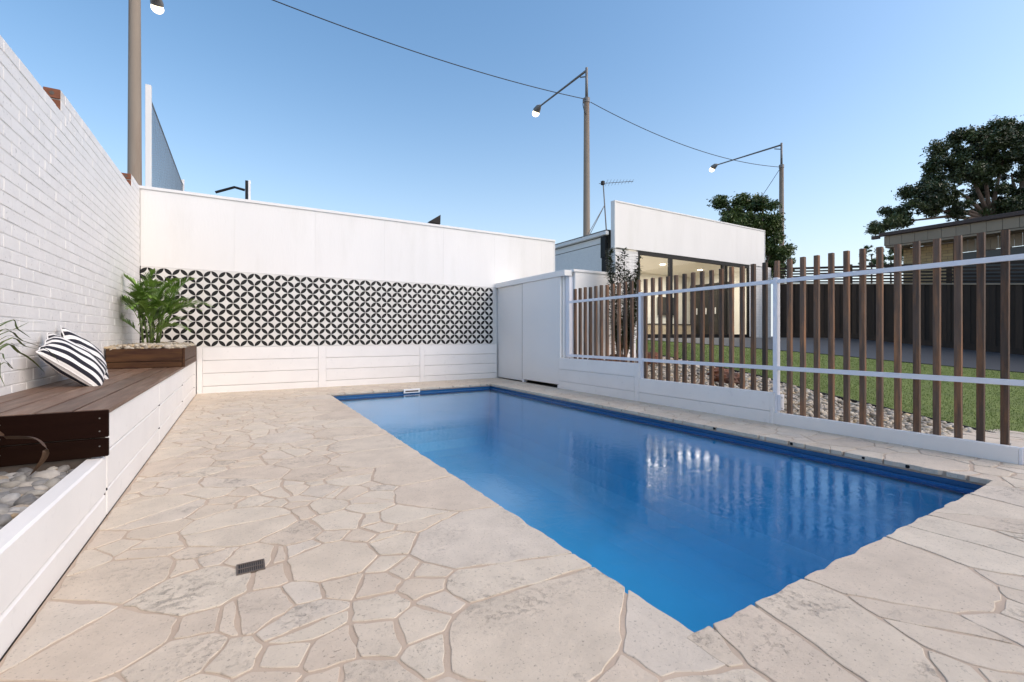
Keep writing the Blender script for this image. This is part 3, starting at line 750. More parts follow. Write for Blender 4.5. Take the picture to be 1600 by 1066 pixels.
# ------------------------------------------------------------------ cushions
def cushion(name, size, th, loc, rot, label, nstripe, group='striped cushions on the bench', phase=.0, alongx=True):
    n = 26; me = bpy.data.meshes.new('cushion'); vs = []; st = []; idx = {}
    for side in (1, -1):
        for j in range(n+1):
            for i in range(n+1):
                u = -1+2*i/n; v = -1+2*j/n
                if side == -1 and (abs(u) == 1 or abs(v) == 1): idx[(side, i, j)] = idx[(1, i, j)]; continue
                k = (max(0, 1-u*u)*max(0, 1-v*v))**.42
                pin = 1-.09*(1-(abs(u)*abs(v))**1.5)*max(abs(u), abs(v))**3
                wr = 1+.04*math.sin(7*u+3*v*side)+.03*math.sin(11*v-4*u)
                idx[(side, i, j)] = len(vs)
                vs.append((u*size/2*pin*(1+.02*math.sin(9*v)), v*size/2*pin, side*th/2*k*(wr if k > .05 else 1)-.03*u*u*0))
                st.append(((lambda q_: q_+.34*q_**7)(u if alongx else v))*nstripe/2+phase+.01*math.sin(4*v))
    fs = []
    for side in (1, -1):
        for j in range(n):
            for i in range(n):
                f = [idx[(side, i, j)], idx[(side, i+1, j)], idx[(side, i+1, j+1)], idx[(side, i, j+1)]]
                fs.append(f if side == 1 else f[::-1])
    me.from_pydata(vs, [], fs); a = me.attributes.new('stripe', 'FLOAT', 'POINT'); a.data.foreach_set('value', np.array(st, dtype=np.float32))
    me.polygons.foreach_set('use_smooth', [True]*len(me.polygons)); me.materials.append(M['stripe']); me.update()
    root = thing(name, loc, label, 'cushion', group); root.rotation_euler = rot
    o = bpy.data.objects.new('cover', me); C.objects.link(o); o.parent = root
    pip = MB(); rim_ = []
    for i in range(n+1): rim_.append(vs[idx[(1, i, 0)]])
    for j in range(1, n+1): rim_.append(vs[idx[(1, n, j)]])
    for i in range(n-1, -1, -1): rim_.append(vs[idx[(1, i, n)]])
    for j in range(n-1, -1, -1): rim_.append(vs[idx[(1, 0, j)]])
    pip.path(rim_, .0045, 6); pm = pip.mesh('piping', (0, 0, 0), True); pm.materials.append(M['white'])
    p = bpy.data.objects.new('piping', pm); C.objects.link(p); p.parent = root
    return root
from mathutils import Matrix
def crot(e1, e2):
    a = Vector(e1).normalized(); n_ = a.cross(Vector(e2)).normalized(); b = n_.cross(a)
    return Matrix((a, b, n_)).transposed().to_euler()
cushion('cushion', .455, .18, (-1.06, 4.62, .722), crot((.26, .107, -.249), (-.06, .50, .15)), 'front black and white striped cushion tilted forward on the bench', 4.6, phase=.25, alongx=False)
cushion('cushion', .44, .15, (-1.105, 5.12, .72), crot((.16, .30, -.20), (-.12, .18, .30)), 'rear striped cushion leaning on the brick wall behind the front one', 4.6, phase=.1, alongx=False)

# ------------------------------------------------------------------ pebble bed + strappy plant
pbed = thing('pebble_bed', (-.95, 2.2, .2), 'bed of smooth grey river pebbles beside the end of the bench', 'pebble bed')
box('soil', (-1.27, LX-.077, -1.6, 3.018, .05, .225), M['edging'], pbed, ch=0)
pts = []
for i in range(1500):
    y = 3.012-rnd.random()**1.2*2.4; x = rnd.uniform(-1.26, -.675); s_ = rnd.choice((rnd.uniform(.014, .028), rnd.uniform(.028, .048)))
    pts.append((x, y, .247+rnd.uniform(0, .03), s_))
pts = np.array([p for p in pts if p[0]+p[3] < -.664]); order = np.argsort(-((pts[:, 1] > 1.75)*1.0*(10+pts[:, 3]))); pts = pts[order]
V, F, rn = pebbles_arrays(pts[:, :3], pts[:, 3], .55, ICO1, .4, .07)
ntop = 0
for i in range(290):
    mb = MB(); c = V[i].mean(0); mb.add([tuple(p) for p in V[i]], [tuple(f) for f in ICO1[1]], tuple(rn[i, 0]))
    obj('pebble', mb, M['pebble'], pbed, smooth=True, loc=tuple(c))
rv, rf, r3 = V[290:], F[290:]-290*V.shape[1], rn[290:]
bulk('pebble_remainder', rv.reshape(-1, 3), rf.reshape(-1, 3), M['pebble'], pbed, r3.reshape(-1, 3), True, kind='stuff')
sp = thing('strappy_plant', (-1.08, 2.62, .25), 'thin strappy leaves arching in from the left edge over the bench', 'plant')
def ribbon(name, pts, width, m, parent, flat=(0, 0, 1), n=4):
    P_ = [Vector(p) for p in pts]
    # Catmull-Rom
    out = []
    for i in range(len(P_)-1):
        a = P_[max(0, i-1)]; b = P_[i]; c = P_[i+1]; d = P_[min(len(P_)-1, i+2)]
        for k in range(n):
            t = k/n; out.append(.5*((2*b)+(c-a)*t+(2*a-5*b+4*c-d)*t*t+(3*b-a-3*c+d)*t**3))
    out.append(P_[-1]); mb = MB(); vs = []; N_ = len(out)
    for i, p in enumerate(out):
        t = i/(N_-1); d = (out[min(N_-1, i+1)]-out[max(0, i-1)]).normalized(); s_ = d.cross(Vector(flat))
        if s_.length < .05: s_ = Vector((0, 0, 1))
        s_.normalize(); ww = width/2*(min(1, t*6+.5))*(1-t**3)+.0004; nn = d.cross(s_)
        vs += [p-s_*ww+nn*ww*.35, p, p+s_*ww+nn*ww*.35]
    mb.add(vs, [q_ for i in range(N_-1) for q_ in ((3*i, 3*i+1, 3*i+4, 3*i+3), (3*i+1, 3*i+2, 3*i+5, 3*i+4))])
    return obj(name, mb, m, parent)
def wp(x, y, depth):      # helper used once to lay the leaves out where they hang (metres)
    t_ = (x-800)/715; return Vector((depth*(.5118+t_*.8591), depth*(.8591-t_*.5118), .92-depth*(y-524)/715))
LV = [([(-1.08, 2.62, .27), (-1.09, 2.75, .72), wp(10, 503, 2.15), wp(28, 514, 2.2), wp(48, 528, 2.3)], .014),
      ([(-1.06, 2.6, .27), (-1.05, 2.65, .60), wp(-10, 524, 2.1), wp(20, 515, 2.2), wp(46, 503, 2.35)], .013),
      ([(-1.1, 2.65, .27), (-1.1, 2.9, .80), wp(5, 504, 2.2), wp(40, 503, 2.3), wp(75, 505, 2.45)], .007),
      ([(-1.08, 2.62, .27), (-1.08, 2.7, .62), wp(0, 522, 2.1), wp(35, 532, 2.25), wp(75, 547, 2.4), wp(92, 566, 2.5)], .010),
      ([(-1.05, 2.6, .27), (-1.04, 2.64, .58), wp(5, 533, 2.1), wp(40, 541, 2.25), wp(65, 547, 2.4)], .013),
      ([(-1.04, 2.62, .27), (-1.02, 2.66, .55), wp(0, 544, 2.0), wp(30, 550, 2.1), wp(52, 564, 2.2), wp(70, 582, 2.3)], .016),
      ([(-1.10, 2.55, .27), (-1.12, 2.66, .60), wp(-5, 533, 2.2), wp(30, 528, 2.3), wp(72, 536, 2.4)], .006),
      ([(-1.10, 2.55, .27), (-1.12, 2.66, .55), wp(-5, 544, 2.2), wp(30, 541, 2.3), wp(60, 542, 2.4)], .009),
      ([(-1.04, 2.55, .27), (-1.02, 2.66, .50), wp(-5, 573, 2.0), wp(20, 576, 2.1), wp(42, 580, 2.15)], .006),
      ([(-1.04, 2.55, .27), (-1.02, 2.56, .5), wp(-10, 560, 1.9), wp(8, 563, 1.9), wp(22, 578, 1.95)], .006),
      ([(-1.03, 2.55, .27), (-1.02, 2.5, .5), wp(-14, 566, 1.85), wp(0, 587, 1.85), wp(8, 604, 1.85)], .007)]
for p_, w_ in LV: ribbon('leaf', p_, w_, M['strap'], sp)
for i in range(16):     # the clump itself, mostly outside the frame
    a = rnd.uniform(-2.6, .3); L0 = rnd.uniform(.35, .6)
    b_ = Vector((-1.08, 2.45, .26)); h_ = rnd.uniform(.4, .7)
    if math.cos(a)*L0 < -.15: a = -math.pi/2
    ribbon('leaf', [b_, b_+Vector((math.cos(a)*.1, math.sin(a)*.1, h_*.6)), b_+Vector((math.cos(a)*.25, math.sin(a)*.25-.1, h_)), b_+Vector((math.cos(a)*L0*.6, math.sin(a)*L0-.15, h_*.75))], rnd.uniform(.008, .016), M['strap'], sp)
ribbon('dry_leaf', [(-1.08, 2.45, .26), wp(-15, 681, 2.05), wp(5, 682, 2.04), wp(45, 682, 2.02), wp(64, 688, 2.0), wp(73, 700, 1.98), wp(70, 714, 1.98), wp(58, 730, 1.98), wp(46, 744, 2.0)], .034, M['dead'], sp, flat=(.2, .4, .6))

# ------------------------------------------------------------------ storage cupboard at the far right corner
cu = thing('storage_cupboard', (4.86, 7.5, 0), 'tall white cupboard with two sliding doors in the far right corner', 'cupboard')
box('header', (4.782, 4.95, 6.27, 8.735, 1.945, 2.045), M['white'], cu, ch=.003)
box('door', (4.845, 4.885, 7.60, 8.730, .012, 1.943), M['white'], cu, label='rear sliding door panel beside the tiled wall')
box('door', (4.806, 4.842, 6.46, 7.665, .055, 1.943), M['white'], cu, label='front sliding door panel')
box('door_seam_shade', (4.8425, 4.8445, 7.60, 7.69, .06, 1.94), M['grate'], cu, ch=0)  # thin dark strip standing in for the shade where the doors overlap
box('door_seam_shade', (4.8035, 4.8055, 7.6655, 7.672, .06, 1.94), M['grate'], cu, ch=0)  # dark sliver for the seam shade along the front door's far edge
box('door_edge', (4.803, 4.8455, 6.425, 6.458, .05, 1.943), M['white'], cu)
box('floor_guide', (4.80, 4.86, 7.60, 7.66, -.005, .05), M['white_metal'], cu)
box('floor_guide', (4.80, 4.86, 6.43, 6.50, -.005, .048), M['white_metal'], cu)
box('reveal_panel', (4.847, 4.989, 6.403, 6.418, .0, 1.943), M['white'], cu, ch=0)
box('cabinet_back', (5.35, 5.40, 6.30, 8.735, 0, 2.04), M['white'], cu)
box('end_panel', (4.99, 5.35, 6.34, 6.38, .0, 2.04), M['white'], cu)
box('top_panel', (4.951, 5.40, 6.30, 8.735, 2.0, 2.04), M['white'], cu, ch=.002)
box('jamb', (4.90, 4.985, 6.29, 6.40, .53, 1.943), M['white_metal'], cu)
# low garden wall continuing to the right
gw = thing('garden_wall', (5.7, 6.35, .4), 'low cream rendered wall behind the shrub at the far fence end', 'wall')
box('wall_face', (4.99, 6.45, 6.24, 6.335, .3, 2.015), M['render'], gw)
box('capping', (4.952, 6.47, 6.225, 6.335, 2.018, 2.062), M['white'], gw)

# ------------------------------------------------------------------ slatted pool fence
FX = 4.82
fe = thing('slatted_fence', (FX, 3.6, 0), 'pool fence of upright brown timber slats on white rails', 'fence')
pkm = []
ylist = [2.707+.1295*i for i in range(27)]; ylist = [y for y in ylist if y < 6.10]
ylist += [2.707-.1283*i for i in range(1, 14)]
for y in ylist:
    if abs(y-4.576) < .03: y -= .005
    sec = 1 if y > 4.56 else (2 if y > 2.72 else 3)
    z0 = {1: .515, 2: .20, 3: .02}[sec]
    mb = MB(); t_ = rnd.uniform(-.006, .006); h_ = rnd.uniform(-.006, .006)
    mb.box(FX+.0185, FX+.0585, y-.0208, y+.0208, z0, 1.70+h_, .002)
    # slight bow so the row is not ruler-straight
    mb.v = [(a+t_*(c-1)*.6, b+rnd.choice((-1, 1))*0+t_*(c-1)*.5, c) for a, b, c in mb.v]
    obj('picket', mb, M['picket'], fe, loc=(FX+.04, y, 1))
for a, b in ((4.605, 6.20), (2.715, 4.560), (.90, 2.685)):
    box('rail', (FX-.012, FX+.0165, a, b, 1.463, 1.503), M['white_metal'], fe, ch=.002)
    box('rail', (FX-.012, FX+.0165, a, b, .556, .598), M['white_metal'], fe, ch=.002)
for y, zb_ in ((4.582, .18), (2.70, .0)):
    box('post', (FX-.018, FX+.045, y-.0215, y+.0215, zb_+.03, 1.522), M['white_metal'], fe, ch=.003)
    p_ = box('bracket', (FX-.010, FX+.062, y-.052, y-.024, max(.06, zb_-.02)+.08, zb_+.42 if zb_ else .30), M['white_metal'], fe, ch=.002)
    sb = MB()
    for z in ((.36, .50) if zb_ else (.16, .27)): sb.tube((FX+.02, y-.0525, z), (FX+.02, y-.054, z), .006, n=8)
    obj('bolt', sb, M['black'], p_)
box('post', (FX-.018, FX+.045, .858, .899, .0, 1.522), M['white_metal'], fe, ch=.003)
fp = thing('fence_plinth', (FX, 3.6, 0), 'stepped white sleeper base wall under the slatted fence', 'retaining wall')
for a, b, zs in ((4.645, 6.42, (-.01, .128, .333, .530)), (2.735, 4.565, (-.01, .1255, .322)), (.955, 2.695, (-.01, .118))):
    for z0, z1 in zip(zs[:-1], zs[1:]): box('sleeper', (FX-.045, FX+.012, a, b, z0+.002, z1-.002), M['white_board'], fp, ch=.004)
box('post', (FX-.047, FX+.012, 4.567, 4.643, -.01, .53), M['white_board'], fp)
box('post', (FX-.046, FX+.012, 2.6965, 2.7335, -.01, .322), M['white_board'], fp, ch=.002)
box('end_cap', (FX-.044, FX+.07, .935, .9535, -.01, .112), M['white_metal'], fp, ch=.002)

# ------------------------------------------------------------------ garden: gravel, edging, lawn, path
GE = [(6.02, -4.0), (6.02, -1.0), (6.05, .2), (6.11, 1.19), (6.32, 2.32), (6.47, 3.08), (6.65, 3.61), (6.86, 4.06), (7.11, 5.73), (7.08, 6.16), (7.15, 7.2), (7.3, 9.1)]
PE = [(13.6, -4.0), (12.9, 0), (12.4, 1.5), (12.08, 2.35), (11.69, 3.09), (11.29, 3.93), (11.01, 4.92), (10.42, 5.97), (9.74, 7.2), (8.97, 8.30), (8.4, 8.75), (8.0, 9.1)]
def interp(P_, y):
    for (x0, y0), (x1, y1) in zip(P_[:-1], P_[1:]):
        if y0 <= y <= y1: return x0+(x1-x0)*(y-y0)/(y1-y0)
    return P_[0][0] if y < P_[0][1] else P_[-1][0]
def strip(fa, fb, y0, y1, ny, nx, dz):
    V = []; 
    for j in range(ny+1):
        y = y0+(y1-y0)*j/ny; a, b = fa(y), fb(y)
        for i in range(nx+1): x = a+(b-a)*i/nx; V.append((x, y, zt(x, y)+dz))
    F = [(j*(nx+1)+i, j*(nx+1)+i+1, (j+1)*(nx+1)+i+1, (j+1)*(nx+1)+i) for j in range(ny) for i in range(nx)]
    return np.array(V), np.array(F)
ge = lambda y: interp(GE, y); pe = lambda y: interp(PE, y)
V, F = strip(ge, pe, -4, 9.1, 70, 20, .0)
bulk('lawn', V, F, M['lawn'], kind='structure', label='short green artificial lawn')
V, F = strip(pe, lambda y: 16.3, -4, 9.1, 70, 12, .004)
bulk('path', V, F, M['path'], kind='structure', label='blue grey paved path along the dark fence')
def curbs(fx, w_, h0, h1, name, label):
    mb = MB(); n = 60; ys = [-4+13.1*i/n for i in range(n+1)]; vs = []
    for y in ys:
        x = fx(y); z = zt(x, y); vs += [(x-w_/2, y, z+h0), (x-w_/2, y, z+h1), (x+w_/2, y, z+h1), (x+w_/2, y, z+h0)]
    fs = [(4*i+k, 4*i+(k+1) % 4, 4*(i+1)+(k+1) % 4, 4*(i+1)+k) for i in range(n) for k in range(4)]
    mb.add(vs, fs); obj(name, mb, M['edging'], label=label, cat='garden edging')
curbs(lambda y: ge(y)-.012, .02, -.06, .012, 'lawn_edging', 'black edging strip between the gravel and the lawn')
curbs(lambda y: pe(y)-.03, .05, -.06, .014, 'path_edging', 'black edging strip between the lawn and the blue grey path')
# gravel
n = 9000; ys = npr.uniform(-.6, 6.3, n); pts = []
for y in ys:
    x = rnd.uniform(4.90, ge(y)-.03)
    if y > 6.2: continue
    zz = zt(x, y)-.035
    if x < 5.1: lim = .50 if y > 4.6 else (.30 if y > 2.7 else .08); zz = min(zz, lim-.02)
    pts.append((x, y, zz+rnd.uniform(0, .035)))
pts = np.array(pts); V, F, rn = pebbles_arrays(pts, npr.uniform(.018, .042, len(pts)), .55, ICO0, .5, .14)
bulk('gravel', V.reshape(-1, 3), F.reshape(-1, 3), M['gravel'], None, rn.reshape(-1, 3), False, kind='stuff', label='cream river gravel behind the slatted fence', cat='gravel')
# grass blades
n = 90000; y = npr.uniform(-1.0, 8.9, n); y = y; gx = np.array([ge(a) for a in y]); px_ = np.array([pe(a) for a in y]); x = gx+(px_-gx)*npr.uniform(0, 1, n)**1.25
z = np.array([zt(a, b) for a, b in zip(x, y)]); a = npr.uniform(0, 6.28, n); wd = .0035; h = npr.uniform(.010, .022, n)
dx, dy = np.cos(a)*wd, np.sin(a)*wd; lx, ly = npr.normal(0, .007, n), npr.normal(0, .007, n)
V = np.stack([np.stack([x-dx, y-dy, z], 1), np.stack([x+dx, y+dy, z], 1), np.stack([x+lx, y+ly, z+h], 1)], 1).reshape(-1, 3)
bulk('grass', V, np.arange(3*n).reshape(-1, 3), M['grass'], kind='stuff', label='short artificial grass blades on the lawn', cat='grass')
# deck boards / pavers by the house and along the fence
# rusty rocks
def rock(x, y, s_, sq, label):
    v, f = ICO2; q_ = v*(1+.22*npr.uniform(-1, 1, (len(v), 1)))*np.array([s_*1.2, s_, s_*sq])
    q_ = np.sign(q_)*np.abs(q_)**1.0; mb = MB(); zz = zt(x, y); mb.add([(x+a[0], y+a[1], zz+a[2]+s_*sq*.35) for a in q_], [tuple(t) for t in f])
    obj('boulder', mb, M['rock'], label=label, cat='boulder', group='rusty brown boulders in the gravel', loc=(x, y, zz))
rock(6.15, 5.62, .17, .8, 'rusty red boulder beside the first fence post')
rock(5.95, 4.0, .17, .6, 'rusty flat boulder between gravel and lawn edge')
rock(6.28, 4.35, .15, .55, 'second flat rusty boulder touching the lawn edging')
rock(5.62, 5.9, .15, .7, 'brown boulder under the dark shrub')
rock(5.25, 6.0, .11, .7, 'small reddish boulder below the cream wall')
# glossy shrub
sh = thing('garden_shrub', (5.6, 5.75, .44), 'dark leafy shrub with upright stems behind the slatted fence', 'shrub')
rs = random.Random(8)
for i in range(20):
    a = rs.uniform(0, 6.28); L0 = rs.uniform(.85, 1.95) if i > 1 else 1.98
    tip = Vector((5.60+math.cos(a)*rs.uniform(.1, .36)+.12, 5.78+math.sin(a)*rs.uniform(.05, .3), .44+L0))
    base = Vector((5.6+math.cos(a)*.05, 5.75+math.sin(a)*.05, .40)); mid = base.lerp(tip, .5)+Vector((rs.uniform(-.05, .05), rs.uniform(-.05, .05), 0))
    mb = MB(); pts = [base, mid, tip]; P5 = [base, base.lerp(mid, .5), mid, mid.lerp(tip, .5), tip]
    mb.path(P5, [.012, .01, .007, .005, .003], 5); obj('stem', mb, M['bark'], sh)
    lf = MB()
    for k in range(int(260*L0)):
        t = rs.uniform(.22, 1); p = base.lerp(mid, t*2) if t < .5 else mid.lerp(tip, t*2-1)
        b_ = rs.uniform(0, 6.28); d = Vector((math.cos(b_), math.sin(b_), rs.uniform(-.2, .8)))
        off = d*rs.uniform(0, .12)*(1.25-t)
        if rs.random() < .75: blade(lf, p+off, d, rs.uniform(.05, .085), rs.uniform(.022, .034), .5, 3, tipw=0)
    obj('foliage', lf, M['shrub'], sh)

# ------------------------------------------------------------------ white house
HY = 9.2
ho = thing('white_house', (12.4, HY, .84), 'flat white modern house with a tall blank parapet and lit sliding doors', 'house')
box('parapet_face', (8.74, 15.72, HY, HY+.13, 3.30, 4.53), M['render'], ho, ch=.004)
box('parapet_capping', (8.70, 15.75, HY-.015, HY+.145, 4.532, 4.572), M['white'], ho)
box('parapet_trim', (8.70, 8.738, HY-.012, HY+.14, 3.27, 4.530), M['white'], ho)
box('parapet_trim', (15.722, 15.75, HY-.012, HY+.14, 3.32, 4.530), M['white'], ho)
# white brick piers either side of the door
def brickface(x0, x1, y, z0, z1, par, m, facing='y', L_=.24, Hh=.086, name='brick', sgn=-1, maxn=300, core_m=None, proud=.006):
    c = MB(); cnt = 0
    if facing == 'y': c.box(x0, x1, y+.001, y+.10, z0, z1)
    else: c.box(y+.001 if sgn < 0 else y-.10, y+.10 if sgn < 0 else y-.001, x0, x1, z0, z1)
    obj('wall_core', c, core_m, par)
    cache = {}; k = 0; z = z0
    rest_ = MB()
    while z+Hh <= z1+.002:
        a = x0-(L_/2 if k % 2 else 0)
        while a < x1-.01:
            s0 = max(x0, a)+.005; s1 = min(x1, a+L_)-.005
            if s1-s0 > .03:
                lkey = round(s1-s0, 3)
                if cnt < maxn:
                    if lkey not in cache:
                        b_ = MB()
                        if facing == 'y': b_.box(-lkey/2, lkey/2, -proud, .05, -Hh/2+.005, Hh/2-.005, .003)
                        else: b_.box(-proud, .05, -lkey/2, lkey/2, -Hh/2+.005, Hh/2-.005, .003)
                        me = b_.mesh(name); me.materials.append(m); cache[lkey] = me
                    cc = ((s0+s1)/2, y, z+Hh/2) if facing == 'y' else (y, (s0+s1)/2, z+Hh/2)
                    inst(name, cache[lkey], par, cc); cnt += 1
                else:
                    if facing == 'y': rest_.box(s0, s1, y-proud, y+.05, z+.005, z+Hh-.005)
                    else: rest_.box(y-proud, y+.05, s0, s1, z+.005, z+Hh-.005)
            a += L_
        z += Hh; k += 1
    if rest_.v: obj(name+'_remainder', rest_, m, par, kind='stuff')
brickface(8.78, 9.62, HY+.03, .78, 3.268, ho, M['white_brick'], core_m=M['white_mortar'], maxn=110)
brickface(14.88, 16.18, HY+.03, .78, 3.31, ho, M['white_brick'], core_m=M['white_mortar'], maxn=150)
box('pier_side', (8.75, 8.778, HY+.02, HY+.40, .5, 3.268), M['white'], ho)
# side wall with gutter, running away from the camera
box('side_wall', (8.66, 8.78, HY+.42, 17, .0, 3.46), M['white_brick'], ho, ch=0)
cs = MB()
for k in range(9): cs.box(8.6555, 8.6595, HY+.43, 17, 2.65+k*.086+.006, 2.65+(k+1)*.086-.004)
obj('brick_courses', cs, M['white_brick'], ho, kind='stuff')
box('frieze_board', (8.645, 8.66, HY+.42, 17, 3.475, 3.64), M['white'], ho)
box('gutter', (8.54, 8.66, HY+.16, 17, 3.655, 3.765), M['white'], ho, ch=.015)
box('gutter_lip', (8.53, 8.55, HY+.16, 17, 3.768, 3.785), M['galv'], ho, ch=.002)
dp = box('downpipe', (8.60, 8.68, HY+.22, HY+.40, 2.0, 3.45), M['black'], ho)
box('rainhead', (8.575, 8.66, HY+.23, HY+.415, 3.05, 3.64), M['black'], ho)
rf = MB(); rf.add([(8.56, HY+.15, 3.79), (16.2, HY+.15, 4.05), (16.2, 17, 4.05), (8.56, 17, 3.79)], [(0, 1, 2, 3)]); obj('roof', rf, M['galv'], ho)
# room
DX0, DX1, DZ0, DZ1 = 9.62, 14.88, .905, 3.25
rm = MB()
rm.box(9.2, 16.05, HY+.12, 12.8, DZ0-.1, DZ0-.0)
obj('floor', rm, M['inner_floor'], ho)
box('ceiling', (9.2, 16.1, HY+.10, 12.8, 3.30, 3.36), M['inner_wall'], ho, ch=0)
box('inner_wall', (9.2, 16.1, 12.5, 12.6, DZ0, 3.30), M['inner_wall'], ho, ch=0)
box('inner_wall', (9.15, 9.25, HY+.14, 12.5, DZ0, 3.30), M['inner_wall'], ho, ch=0)
box('inner_wall', (16.0, 16.1, HY+.14, 12.5, DZ0, 3.30), M['inner_wall'], ho, ch=0)
box('threshold', (9.6, 14.9, HY-.05, HY+.119, .70, .875), M['black'], ho, ch=0)
fm = MB(); y0, y1 = HY+.02, HY+.09
fm.box(DX0, DX1, y0, y1, DZ1-.06, DZ1+.05); fm.box(DX0, DX1, y0, y1, DZ0-.03, DZ0+.045); fm.box(DX0, DX0+.07, y0+.002, y1-.002, DZ0, DZ1); fm.box(DX1-.07, DX1, y0+.002, y1-.002, DZ0, DZ1)
dfr = obj('door_frame', fm, M['black'], ho)
for x, w_ in ((10.98, .13), (13.47, .10), (13.66, .05)): box('mullion', (x-w_/2, x+w_/2, y0+.004, y1+.01, DZ0+.046, DZ1-.061), M['black'], dfr, ch=0)
for a, b in ((DX0+.07, 10.91), (11.05, 13.41), (13.7, DX1-.07)): (lambda m_: (m_.add([(a, y0+.03, DZ0+.045), (b, y0+.03, DZ0+.045), (b, y0+.03, DZ1-.06), (a, y0+.03, DZ1-.06)], [(0, 1, 2, 3)]), obj('pane', m_, M['glass'], dfr)))(MB())
box('television', (14.05, 15.05, 12.38, 12.46, 1.72, 2.42), M['tv'], label='wall mounted black television inside the lit white house', cat='television')
cb = thing('low_cabinet', (14.4, 12.2, DZ0), 'low cabinet under the television inside the lit white house', 'cabinet')
box('top', (13.2, 15.6, 12.0, 12.45, 1.32, 1.36), M['dark_door'], cb, ch=0)
for i in range(4): box('door', (13.24+i*.58, 13.79+i*.58, 12.02, 12.43, DZ0+.02, 1.315), M['inner_floor'], cb, ch=0)
wr = thing('tall_wardrobe', (15.9, 11.5, DZ0), 'bank of tall dark cupboard doors inside the lit white house', 'cupboard')
for i in range(4):
    d = box('door', (15.86, 15.995, 10.70+i*.42, 11.11+i*.42, DZ0+.01, 2.95), M['dark_door'], wr, ch=.003)
    box('handle', (15.84, 15.858, 10.76+i*.42, 10.80+i*.42, 1.75, 2.0), M['white'], d, ch=0)
for x, y in ((10.2, 10.2), (12.2, 10.6), (14.4, 10.8)):
    m_ = MB(); m_.tube((x, y, 3.297), (x, y, 3.285), .09, n=16); obj('downlight', m_, M['downlight'], ho)
    ld = bpy.data.lights.new('downlight_light', 'AREA'); ld.energy = 32; ld.size = 1.8; ld.color = (1, .94, .84); lo = bpy.data.objects.new('downlight_light', ld); C.objects.link(lo); lo.location = (x, y, 3.27)

# antenna
an = thing('television_antenna', (10.0, 10.95, 3.85), 'thin television antenna on a leaning mast above the white house roof', 'antenna')
m_ = MB(); m_.tube((10.02, 10.92, 3.85), (9.90, 10.98, 5.80), .022, .018, 8); obj('mast', m_, M['galv'], an)
for dx_, dy_ in ((-.85, .1), (-.35, .7)):
    m_ = MB(); m_.tube((10.02+dx_, 10.92+dy_, 3.84), (9.945, 10.95, 5.05), .011, n=6); obj('stay', m_, M['galv'], an)
m_ = MB(); m_.tube((9.78, 11.04, 5.72), (10.68, 10.45, 5.78), .009, n=6); bm_ = obj('boom', m_, M['galv'], an)
m_ = MB()
for k in range(9):
    p = Vector((9.98, 10.91, 5.74)).lerp(Vector((10.66, 10.46, 5.78)), k/8); l = .32-.02*k
    m_.tube(p-Vector((.55, .83, 0))*l, p+Vector((.55, .83, 0))*l, .005, n=5)
obj('elements', m_, M['galv'], an)
box('junction_box', (9.84, 9.93, 10.93, 11.02, 5.68, 5.80), M['black'], an)

# ------------------------------------------------------------------ dark paling fence on the right
df = thing('dark_boundary_fence', (16.2, 4, .4), 'tall black stained paling boundary fence with slatted screen on top', 'fence')
lat0 = lambda y: 2.15+.097*(y-3.25); top = lambda y: lat0(y)+.58
gz = lambda y: zt(16.2, y)
y = 9.16; i = 0
while y > -5:
    if i % 2 == 0: mb = MB().box(16.22, 16.24, y-.15, y, gz(y)+.10, lat0(y)-.0)
    else: mb = MB().box(16.195, 16.215, y-.115, y+.005, gz(y)+.10, lat0(y)-.0)
    obj('paling', mb, M['fence_dark'], df); y -= .125 if i % 2 == 0 else .105; i += 1
yy = 9.16
while yy > -5:
    y2 = yy-2.3; 
    def sl(x0, x1, f0, f1, name, m_):
        mb = MB(); mb.add([(x0, y2, f0(y2)), (x1, y2, f0(y2)), (x1, yy, f0(yy)), (x0, yy, f0(yy)), (x0, y2, f1(y2)), (x1, y2, f1(y2)), (x1, yy, f1(yy)), (x0, yy, f1(yy))],
                          [(0, 3, 2, 1), (4, 5, 6, 7), (0, 1, 5, 4), (1, 2, 6, 5), (2, 3, 7, 6), (3, 0, 4, 7)]); obj(name, mb, m_, df)
    sl(16.17, 16.21, lambda y: lat0(y)-.005, lambda y: lat0(y)+.028, 'rail', M['fascia_tile'])
    sl(16.17, 16.192, lambda y: gz(y)-.02, lambda y: gz(y)+.16, 'plinth_board', M['fence_dark'])
    for k in range(6):
        sl(16.18, 16.2, lambda y, k=k: lat0(y)+.05+k*.09, lambda y, k=k: lat0(y)+.10+k*.09+(.02 if k == 5 else 0), 'slat', M['fence_dark'])
    mb = MB().box(16.205, 16.30, yy-.09, yy, gz(yy)-.1, top(yy)+.03); obj('post', mb, M['fence_dark'], df)
    yy = y2

# ------------------------------------------------------------------ neighbouring cream brick house
nb = thing('cream_brick_house', (18, 2, 0), 'neighbouring cream brick house with brown gutter and panelled eaves', 'house')
NXF = 17.0
y = 6.2; i = 0
while y > -6:
    w_ = .30 if i else .12
    box('eave_panel', (NXF, NXF+.02, y-w_+.006, y, 3.66, 3.945), M['fascia_tile'], nb, ch=.003); y -= w_; i += 1
box('eave_backing', (NXF+.021, NXF+.1, -6, 6.2, 3.655, 3.95), M['brown'], nb, ch=0)
box('eave_end', (NXF+.0, NXF+1.2, 6.202, 6.22, 3.66, 3.945), M['fascia_tile'], nb, ch=.002)
box('gutter', (NXF-.09, NXF+.02, -6, 6.32, 3.95, 4.06), M['brown'], nb, ch=.01)
box('gutter_spout', (NXF-.09, NXF+.02, 6.32, 6.52, 3.90, 4.0), M['brown'], nb)
box('soffit', (NXF+.02, NXF+.62, -6, 6.2, 3.60, 3.65), M['fascia_tile'], nb, ch=0)
